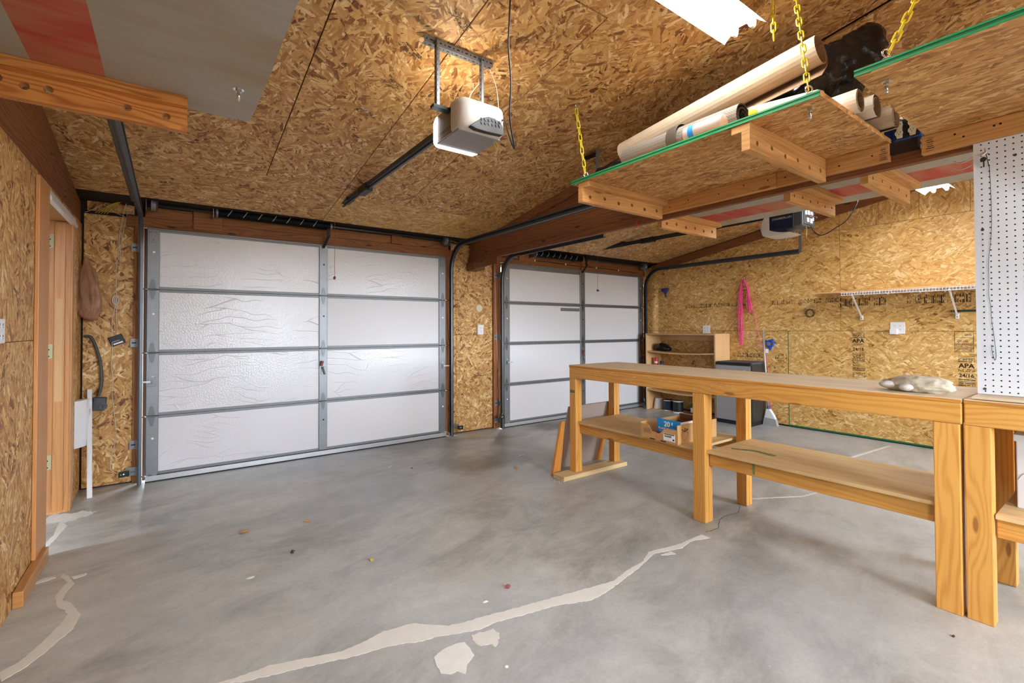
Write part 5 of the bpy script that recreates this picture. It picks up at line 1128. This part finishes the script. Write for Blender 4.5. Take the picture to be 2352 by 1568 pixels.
build('broom_head', MB().prism([(6.375, 3.075, .21), (6.375, 3.025, .21), (6.375, 2.98, .14), (6.375, 2.955, .085), (6.375, 3.10, .095), (6.375, 3.09, .14)], (.05, 0, 0)), 'broom_white', br, bevel=.006)
build('bristles', MB().prism([(6.373, 3.10, .096), (6.373, 2.956, .086), (6.365, 2.93, .0), (6.365, 3.112, .0)], (.056, 0, 0)), 'bristle', br)
# pink rope on a hook
rp = thing('rope_bundle', 'bright pink thin rope hanging in loops from a wall hook', 'rope', (6.46, 3.36, .9)); rr = random.Random(11)
y0s, z0s = 3.392, 1.965
for i in range(15):
    f = i/14; yl = 3.445+rr.uniform(-.02, .03); zl = (1.02+.42*rr.random()**1.4) if i else 1.0; yr = 3.315+rr.uniform(-.035, .03); zr = 1.47+.10*rr.random(); xx = 6.485-rr.uniform(0, .045)
    P = [(xx, yl+rr.uniform(-.02, .025), zl), (xx, yl, zl+.2), (xx, yl+rr.uniform(-.01, .01), 1.62), (xx, 3.435+rr.uniform(-.012, .01), 1.82), (xx-.005, y0s+.012, z0s-.01+.01*rr.random()), (xx, 3.345+rr.uniform(-.01, .01), 1.83), (xx, (3.345+yr)/2+rr.uniform(-.012, .012), 1.66), (xx, yr, zr)]
    build('rope_strand', MB().tube(smoothpts(P, 3), .0035, 5), 'pink_rope', rp, smooth=True)
build('rope_tail', MB().tube(smoothpts([(6.47, 3.27, 1.52), (6.47, 3.22, 1.25), (6.47, 3.17, 1.05), (6.46, 3.09, .84), (6.44, 3.06, .4), (6.425, 3.03, .25), (6.425, 3.02, .2)], 4), .0035, 5), 'pink_rope', rp, smooth=True)
tag(build('wall_hook', MB().tube(arc((6.455, 3.40, 1.975), .028, math.pi, 2*math.pi, 8, (1, 0, 0), (0, 0, 1))+[Vector((6.483, 3.40, 2.02)), Vector((6.498, 3.40, 2.03))], .004, 8).tube(arc((6.455, 3.375, 1.98), .028, math.pi, 2*math.pi, 8, (1, 0, 0), (0, 0, 1))+[Vector((6.483, 3.375, 2.02)), Vector((6.498, 3.375, 2.03))], .004, 8), 'chrome', smooth=True), 'chrome double hook holding the pink rope', 'hook')
fn = thing('funnel', 'small dark blue funnel hung high on the chipboard wall in the corner', 'funnel', (6.47, 4.68, 1.76))
build('cone', MB().lathe([(.012, 0), (.014, .05), (.058, .12), (.06, .14), (.056, .14), (.012, .055)], (6.455, 4.67, 1.78), (-.15, -.05, 1), 20, cap=False), 'blue_dark', fn, smooth=True); build('hang_tab', MB().tube(arc((6.47, 4.735, 1.90), .026, 0, 6.28, 12, (0, 1, 0), (0, 0, 1)), .004, 6), 'blue_dark', fn)
cl = thing('wire_coil', 'small coil of black wire on the chipboard wall under the shelf', 'wire coil', (6.49, 2.57, 1.40))
for i in range(6): build('loop', MB().tube([Vector((6.488-.003*i, 2.570+.045*math.cos(a)*(1+.05*math.sin(3*a+i))+.004*i-.01, 1.463+.048*math.sin(a)*(1+.05*math.cos(2*a+i)))) for a in [2*math.pi*j/18 for j in range(18)]], .0015, 5, closed=True), 'cord_black', cl, smooth=True)
# wire shelf on brackets
ws = thing('wire_shelf', 'white wire shelf on diagonal braces across the chipboard wall', 'wall shelf', (6.34, 1.3, 1.65))
mb = MB()
for z in (1.674, 1.646): mb.box(6.188, 6.194, .0, 2.135, z-.003, z+.003)
mb.box(6.487, 6.493, .0, 2.135, 1.671, 1.677); mb.box(6.338, 6.344, .0, 2.135, 1.668, 1.674); build('long_wires', mb, 'white_enamel', ws)
mb = MB(); n = 84
for i in range(n):
    y = .01+i*(2.115/(n-1)); mb.box(6.188, 6.49, y-.0015, y+.0015, 1.676, 1.679); mb.box(6.186, 6.189, y-.0022, y+.0022, 1.646, 1.679)
build('cross_wires', mb, 'white_enamel', ws, kind='stuff')
for y in (2.03, 1.21, .3):
    b_ = build('diagonal_brace', MB().obox(((6.195+6.488)/2, y+.0, (1.655+1.40)/2), (.293, 0, -.255), (0, 1, 0), (.255, 0, .293), .194, .007, .004), 'white_enamel', ws); build('brace_foot', B(6.484, XW, y-.014, y+.014, 1.368, 1.42), 'white_enamel', b_, bevel=.002); build('screw', MB().lathe([(.005, 0), (.004, .002)], (6.484, y, 1.385), (-1, 0, 0), 8), 'wire_steel', b_)
for y in (2.0, 1.78, 1.5, 1.3): build('wall_clip', B(6.48, XW, y-.006, y+.006, 1.645, 1.672), 'white_enamel', ws)
tag(build('shelf_board', B(6.19, 6.49, .25, 2.43, 1.6795, 1.6945), 'particle_board', grain=1, bevel=.001), 'thin pale board laid on the white wire shelf', 'board')
tag(build('green_rod', MB().tube([(6.485, 1.245, 1.445), (6.485, .6, 1.447)], .011, 8).tube([(6.485, 1.245, 1.435), (6.485, 1.245, 1.455)], .014, 8), 'green_metal', smooth=True), 'dark green rod lying flat on the wall beneath the wire shelf', 'rod')
# outlets
def outlet(name, label, c, ax, up, nrm, w, h, socks, t_=.006, mat='white_plastic', slots=True):
    c, ax, up, nrm = map(Vector, (c, ax, up, nrm)); t = thing(name, label, 'wall outlet', c)
    build('cover_plate', MB().obox(c+nrm*t_/2, ax, up, nrm, w/2, h/2, t_/2), mat, t, bevel=.002)
    for a, b_ in socks:
        q = c+ax*a+up*b_+nrm*t_; f = build('socket_face', MB().lathe([(.0165, 0), (.0165, .0015)], q, nrm, 16), 'white_enamel', t)
        for s in (-.0055, .0055): build('slot', MB().obox(q+ax*s+up*.004+nrm*.0018, ax, up, nrm, .0012, .0045, .0004), 'black_plastic', f)
        build('slot', MB().lathe([(.0026, 0), (.0026, .0006)], q-up*.007+nrm*.0016, nrm, 8), 'black_plastic', f)
    return t
outlet('wall_outlet', 'white four socket outlet above the bookcase', (XW, 3.99, 1.262), (0, -1, 0), (0, 0, 1), (-1, 0, 0), .116, .116, [(-.023, .02), (.023, .02), (-.023, -.02), (.023, -.02)])
w4 = outlet('wall_outlet', 'white outlet plate with plugged in adapter below the wire shelf', (XW, 1.70, 1.275), (0, -1, 0), (0, 0, 1), (-1, 0, 0), .13, .128, [(-.024, .022), (.024, .022), (.024, -.018)])
build('plug_adapter', B(XW-.045, XW-.006, 1.697, 1.762, 1.205, 1.262), 'white_plastic', w4, bevel=.004)
outlet('wall_outlet', 'white outlet box on the chipboard pier between the garage doors', (3.178, YF-.028, 1.268), (1, 0, 0), (0, 0, 1), (0, -1, 0), .08, .118, [(0, .022), (0, -.022)]); 
tag(build('outlet_back_box', B(3.135, 3.221, YF-.0285, YF, 1.205, 1.331), 'white_plastic', bevel=.004), 'white surface box behind the outlet between the garage doors', 'outlet box')
sw = outlet('wall_outlet', 'long white outlet plate on the chipboard wall near the side door', (XL+.0, 2.855, 1.274), (0, 1, 0), (0, 0, 1), (1, 0, 0), .12, .104, [(.02, .024), (.02, -.024), (-.026, .024), (-.026, -.024)])
rd = thing('round_cover', 'round beige blank cover on the chipboard pier between the garage doors', 'cover plate', (3.172, YF, 1.54))
build('cover_disc', MB().lathe([(.048, 0), (.048, .008), (.044, .012), (.0, .013)], (3.172, YF, 1.54), (0, -1, 0), 28), 'ivory', rd, smooth=False)
bh = thing('cable_reel', 'blue plastic ring shaped cord holder on wall beside the broom', 'cord holder', (6.49, 3.06, .97))
build('ring', MB().tube([Vector((6.484, 3.06+.040*math.cos(a), 1.07+.040*math.sin(a))) for a in [2*math.pi*i/20 for i in range(20)]], .014, 8, closed=True), 'blue_plastic', bh, smooth=True)
for a in (.6, 2.2, 2.9): build('lug', MB().obox((6.484, 3.06+.055*math.cos(a), 1.07+.055*math.sin(a)), (0, math.cos(a), math.sin(a)), (1, 0, 0), (0, -math.sin(a), math.cos(a)), .016, .008, .008), 'blue_plastic', bh)
build('spout', MB().prism([(6.478, 3.035, 1.04), (6.478, 3.085, 1.04), (6.478, 3.068, .985), (6.478, 3.05, .985)], (.014, 0, 0)), 'blue_plastic', bh)
build('price_tag', B(6.476, 6.478, 3.08, 3.12, .945, 1.0), 'print_white', bh)
# factory stamps on the chipboard wall
def ybars(y0, y1, z0, z1, seed, dens=.93, mat='ink'):
    rnd = random.Random(seed); mb = MB(); y = y0
    while y < y1:
        w = rnd.choice((.004, .005, .009, .014)); rows = rnd.choice((1, 2, 2, 3))
        if rnd.random() < dens:
            h = (z1-z0)
            for i in range(rows):
                if rnd.random() < .93: mb.box(XW-.0012, XW-.0004, y, y+w*rnd.uniform(.5, .85), z0+h*i/rows+rnd.uniform(0, .01), z0+h*(i+.85)/rows-rnd.uniform(0, .02))
        y += w+rnd.uniform(.002, .006)
    return build('stamp_print', mb, mat, wall_right, kind='stuff')
for y0, y1, sd in ((3.62, 4.35, 1), (3.47, 3.6, 2), (2.75, 3.05, 3), (2.26, 2.72, 4)): ybars(y0, y1, 1.585, 1.655, sd)
for y0, y1, sd in ((1.95, 2.24, 5), (1.80, 1.92, 6), (1.45, 1.62, 7), (1.1, 1.42, 8), (.5, 1.08, 9)): ybars(y0, y1, 1.53, 1.645, sd)
ybars(3.17, 3.58, .87, .945, 12); ybars(2.86, 3.0, .87, .945, 13)
def zlines(yc, w, z0, z1, seed, rows):
    rnd = random.Random(seed); mb = MB(); h = (z1-z0)/rows
    for i in range(rows):
        y = yc-w/2; z = z1-h*(i+.8)
        if rnd.random() < .3: mb.box(XW-.0012, XW-.0004, yc-w/2, yc+w/2, z, z+h*.18); continue
        while y < yc+w/2:
            l = rnd.uniform(.004, .011)
            if rnd.random() < .85: mb.box(XW-.0012, XW-.0004, y, min(y+l, yc+w/2), z, z+h*.5)
            y += l+.003
    return build('stamp_print', mb, 'ink', wall_right, kind='stuff')
def stamp(yc, ztop, w, full=True):
    mb = text_mesh('APA', .062, (XW-.001, yc+w*.46, ztop-.13), (0, -1, 0), (0, 0, 1), off=.002, sx=1.0); text_mesh('24/16', .05, (XW-.001, yc+w*.46, ztop-.225), (0, -1, 0), (0, 0, 1), mb, off=.001, sx=.98)
    build('stamp_text', mb, 'ink', wall_right)
    zlines(yc, w, ztop-.075, ztop, int(yc*100), 4); zlines(yc, w, ztop-.17, ztop-.14, int(yc*100)+1, 2); zlines(yc, w, ztop-.46, ztop-.24, int(yc*100)+2, 12)
stamp(2.07, 1.235, .125); stamp(1.15, 1.0, .125)
def frame(y0, y1, z0, z1, cuts=()):
    mb = MB(); t_ = .0025
    for z in (z0, z1)+tuple(cuts): mb.box(XW-.0012, XW-.0004, y0, y1, z-t_/2, z+t_/2)
    for y in (y0, y1): mb.box(XW-.0012, XW-.0004, y-t_/2, y+t_/2, z0, z1)
    build('stamp_frame', mb, 'ink', wall_right)
frame(1.095, 1.235, 1.03, 1.235, (1.175, 1.115, 1.085, 1.07)); build('stamp_text', text_mesh('2015', .026, (XW-.001, 1.16, 1.195), (0, -1, 0), (0, 0, 1), text_mesh('DC   06', .024, (XW-.001, 1.215, 1.132), (0, -1, 0), (0, 0, 1), off=.0003), off=.0003), 'ink', wall_right); zlines(1.165, .125, 1.035, 1.11, 77, 5)
frame(2.01, 2.125, .70, .755); zlines(2.07, .1, .705, .75, 78, 4)
# ================================================================ front left corner
bg = tag(build('plastic_bag', poly_bag(MB(), segs([(-.545, 4.99, 1.86, .012, .012), (-.54, 4.985, 1.80, .022, .02), (-.53, 4.975, 1.70, .055, .045), (-.52, 4.965, 1.55, .075, .062), (-.518, 4.96, 1.45, .078, .062), (-.52, 4.965, 1.385, .06, .05), (-.53, 4.975, 1.352, .02, .02)], 80), n=72, seed=2, amp=.12, ridge=.30, rf=22, zs=.22), 'brown_poly', smooth=True), 'brown translucent plastic bag hanging beside the side door frame', 'plastic bag')
bc = thing('bell_wire', 'thin white twisted wires with a wound bundle hanging down the corner', 'wire', (-.36, 5.07, .06))
for P in ([(-.30, 5.05, 2.36), (-.345, 5.07, 2.1), (-.352, 5.072, 1.9), (-.368, 5.072, 1.77), (-.362, 5.072, 1.56)], [(-.29, 5.05, 2.3), (-.335, 5.072, 2.0), (-.345, 5.072, 1.8), (-.366, 5.072, 1.66), (-.36, 5.072, 1.56)], [(-.366, 5.07, 1.49), (-.388, 5.07, 1.36), (-.387, 5.062, 1.2), (-.384, 5.06, 1.1), (-.392, 5.07, .98), (-.378, 5.07, .88), (-.384, 5.07, .76), (-.368, 5.07, .58), (-.356, 5.07, .42), (-.366, 5.07, .33), (-.39, 5.07, .22), (-.386, 5.07, .13), (-.34, 5.04, .10)], [(-.36, 5.07, 1.49), (-.361, 5.07, 1.35), (-.353, 5.066, 1.26)], [(-.56, 5.06, 2.225), (-.5, 5.05, 2.26), (-.45, 5.05, 2.30), (-.38, 5.05, 2.25), (-.31, 5.05, 2.22)]): build('wire', MB().tube(smoothpts(P, 5), .0022, 5), 'cord_white', bc, smooth=True)
for i in range(9): build('wound_loop', MB().tube([Vector((-.358+(.020-.0*i)*math.cos(a)*(.35+.08*i)-.004*(i-4)*.6, 5.063-.001*i, 1.525+.038*math.sin(a))) for a in [2*math.pi*j/14 for j in range(14)]], .0024, 5, closed=True), 'cord_white' if i % 3 else 'red_string', bc, smooth=True)
bf = thing('push_button_holder', 'tilted black plastic wall holder with grey label strips in the corner', 'wall holder', (-.356, 5.08, 1.12))
ax = Vector((.92, 0, .38)).normalized(); upv = Vector((-.38, 0, .92)).normalized(); cc = Vector((-.357, 5.068, 1.194))
build('frame_body', MB().obox(cc, ax, upv, (0, 1, 0), .048, .040, .009), 'black_plastic', bf, bevel=.004)
build('label_strip', MB().obox(cc+Vector((0, -.0095, 0))-upv*.005-ax*.008, ax, upv, (0, 1, 0), .026, .003, .0008), 'galv', bf); build('label_strip', MB().obox(cc+Vector((0, -.0095, 0))-upv*.025-ax*.0, ax, upv, (0, 1, 0), .032, .006, .0008), 'alum', bf)
pc = thing('welder_plug', 'thick black cable ending in a grey heavy socket in the corner', 'power cable', (-.45, 5.05, .62))
build('cable', MB().tube(smoothpts([(-.555, 5.055, 1.228), (-.52, 5.05, 1.226), (-.50, 5.045, 1.19), (-.478, 5.04, 1.12), (-.458, 5.04, 1.03), (-.448, 5.04, .92), (-.447, 5.04, .85), (-.455, 5.04, .79), (-.465, 5.04, .745)], 4), .011, 10), 'grey_plastic', pc, smooth=True)
build('socket_body', MB().obox((-.458, 5.03, .685), (1, 0, -.12), (0, 1, 0), (.12, 0, 1), .040, .034, .052), 'grey_plastic', pc, bevel=.008); build('socket_face', MB().lathe([(.027, 0), (.027, .012)], (-.435, 5.0, .668), (.35, -1, 0), 20), 'grey_plastic', pc)
for a in (.5, 2.3, 4.4): build('slot', MB().obox((-.431+.012*math.cos(a), 4.987, .668+.012*math.sin(a)), (math.cos(a), .3, math.sin(a)), (.35, -1, 0), (-math.sin(a), 0, math.cos(a)), .006, .002, .0025), 'black_plastic', pc)
wbn = thing('wall_bin', 'white curved plastic holder on the wall beside the side door frame', 'holder', (-.545, 4.87, .385))
n = 10; A = [Vector((XL+.001+.072*math.sin(math.pi*.5*i/n)**.8, 4.80+.16*i/n, 0)) for i in range(n+1)]
mb = MB(); mb.prism([(p.x, p.y, .385) for p in A]+[(XL+.001, 4.96, .385)], (0, 0, .355)); build('curved_body', mb, 'white_plastic', wbn, smooth=False, bevel=.002)
build('red_print', MB().obox((XL+.0755, 4.945, .63), (0, 1, 0), (0, 0, 1), (1, 0, 0), .012, .03, .0006), 'print_red', wbn)
tag(build('white_stick', MB().prism([(-.527, 4.975, .81), (-.499, 4.975, .81), (-.474, 4.80, .0), (-.505, 4.80, .0)], (0, .02, 0)), 'white_paint', grain=2, bevel=.002), 'white painted wooden strip leaning in the front corner', 'wood strip')
def sensor(label, c, s):
    t = thing('door_sensor', label, 'sensor', c); c = Vector(c)
    build('housing', MB().obox(c, (1, 0, .06*s), (0, 1, 0), (0, 0, 1), .034, .014, .022), 'black_plastic', t, bevel=.004); build('bracket', MB().obox(c+Vector((s*.05, .02, .025)), (1, 0, 0), (0, 1, 0), (0, 0, 1), .04, .002, .018), 'galv', t)
    build('lens_light', MB().lathe([(.004, 0), (.004, .002)], c+Vector((-.018, -.014, .0)), (0, -1, 0), 10), 'green_led', t); build('lens_light', MB().lathe([(.006, 0), (.006, .002)], c+Vector((.0, -.014, .002)), (0, -1, 0), 10), 'print_white', t)
sensor('small black safety sensor with green light left of the wide garage door', (-.30, 5.0, .098), 1); sensor('small black safety sensor on an arm right of the wide garage door', (2.835, 4.97, .092), -1)
sensor('small black safety sensor left of the second garage door', (3.42, 4.93, .16), 1)
yb_ = thing('cable_bundle', 'yellow house cables bunched above the corner left of the garage door', 'cable', (-.4, 5.05, 2.22))
for i in range(5): build('cable', MB().tube(smoothpts([(-.50+.018*i, 5.06, 2.228), (-.45+.016*i, 5.045, 2.27+.004*i), (-.38+.014*i, 5.04, 2.32+.008*i), (-.28, 5.03, 2.35+.010*i), (-.15, 5.02, 2.385+.006*i)], 4), .003, 6), 'yellow_wire', yb_, smooth=True)
for (label, P) in (('yellow cable running above the spring of the wide garage door', [(.3, 5.0, 2.41), (.7, 4.985, 2.385), (1.0, 4.98, 2.40), (1.3, 4.985, 2.415), (1.8, 4.985, 2.39), (2.4, 4.98, 2.37), (2.82, 4.99, 2.32), (2.97, 4.95, 2.24)]), ('yellow cable running above the spring of the second garage door', [(3.6, 5.0, 2.38), (4.2, 4.985, 2.36), (4.9, 4.98, 2.385), (5.5, 4.985, 2.36), (6.2, 4.99, 2.37)])): tag(build('house_cable', MB().tube(smoothpts(P, 6), .004, 6), 'yellow_wire', smooth=True), label, 'cable')
tag(build('black_cable', MB().tube(smoothpts([(3.3, YF-.05, 2.24), (3.7, YF-.042, 2.21), (4.3, YF-.042, 2.215), (4.8, YF-.042, 2.2), (5.4, YF-.042, 2.205), (6.25, YF-.042, 2.19)], 6), .004, 6), 'cord_black', smooth=True), 'thin black cable stapled along the header of the second garage door', 'cable')
for x, z, lb in ((4.05, 2.215, 'first'), (4.62, 2.208, 'second'), (5.25, 2.203, 'third'), (5.75, 2.2, 'fourth')): tag(build('cable_clip', B(x-.01, x+.01, YF-.05, YF-.035, z-.012, z+.012), 'print_white', bevel=.003), 'small white cable clip above second garage door, %s from chipboard pier' % lb, 'cable clip', 'cable clips on the header')
tag(build('white_wire', MB().tube(smoothpts([(3.39, YF-.035, 2.1), (3.40, YF-.034, 1.6), (3.42, YF-.034, 1.1), (3.45, YF-.034, .6), (3.43, YF-.034, .45), (3.47, YF-.034, .3), (3.45, YF-.036, .12), (3.5, YF-.04, .02)], 5), .0025, 5), 'cord_white', smooth=True), 'thin white wire down the brown jamb left of the second garage door', 'wire')
tag(build('red_tag', MB().obox((2.985, 2.42, 2.105), (0, 0, 1), (0, 1, 0), (1, 0, 0), .02, .005, .003), 'red_plastic'), 'tiny red plastic tag hanging on the brown beam', 'tag')
# ================================================================ litter on the floor
def litter(name, mat, x, y, rx, ry, rz, label, cat, seed, grp=None):
    tag(build(name, blob(MB(), (x, y, rz*.95), (rx, ry, rz), 10, 6, .5, 1.6, seed, -rz*.9), mat), label, cat, grp)
litter('wood_chip', 'leaf', .384, 3.414, .030, .016, .006, 'tan wood chip on the bare floor before the wide garage door', 'wood chip', 1)
litter('mud_clump', 'mud', .574, 2.931, .010, .010, .009, 'dark mud clump on the open concrete floor', 'debris', 2)
litter('paper_scrap', 'paper', .342, 2.769, .019, .013, .002, 'pale green paper scrap on the open concrete floor', 'paper scrap', 3)
litter('candy_wrapper', 'pink_foil', 1.356, 1.907, .014, .010, .009, 'crumpled dark pink wrapper near the long pale floor crack', 'wrapper', 4)
litter('dry_leaf', 'leaf', 2.573, 3.488, .016, .014, .009, 'small brown dry leaf near the workbench end', 'leaf', 5)
litter('dry_leaf', 'leaf', .745, 3.356, .022, .012, .005, 'curled tan leaf flake near the wide garage door', 'leaf', 6)
litter('nut_shell', 'yellow_wire', .909, 2.577, .010, .009, .006, 'yellowish shell bit in the middle of the floor', 'debris', 7)
litter('paint_chip', 'print_white', 1.202, 1.873, .013, .008, .002, 'cream paint chip beside the long pale floor crack', 'paint chip', 8)
litter('paint_chip', 'print_white', 1.035, 1.468, .007, .006, .003, 'white paint chip near the square filler patch', 'paint chip', 9)
litter('bark_bit', 'mud', 1.805, 4.058, .010, .009, .003, 'dark bark bit near the wide garage door', 'debris', 10)
litter('bark_bit', 'mud', 2.627, .519, .009, .005, .003, 'dark bark bit in front of the paired bench legs', 'debris', 11)
tag(build('twig', MB().tube([(1.63, 4.19, .003), (1.67, 4.22, .006), (1.70, 4.25, .003)], .003, 6), 'vinyl_cream'), 'pale bent wood splinter near the wide garage door', 'splinter')
tag(build('twig', MB().tube([(2.80, 3.77, .003), (2.86, 3.80, .006), (2.91, 3.80, .003)], .003, 6), 'vinyl_cream'), 'pale wood splinter between the workbench and the doors', 'splinter')
for i in range(7): litter('paint_chip', 'print_white', 2.61+.025*(i % 3)+.01*random.random(), 2.93+.03*(i//3)+.01*random.random(), .007, .005, .0015, 'white paint flake beside the pine plank', 'paint chip', 20+i, 'paint flakes by the plank')
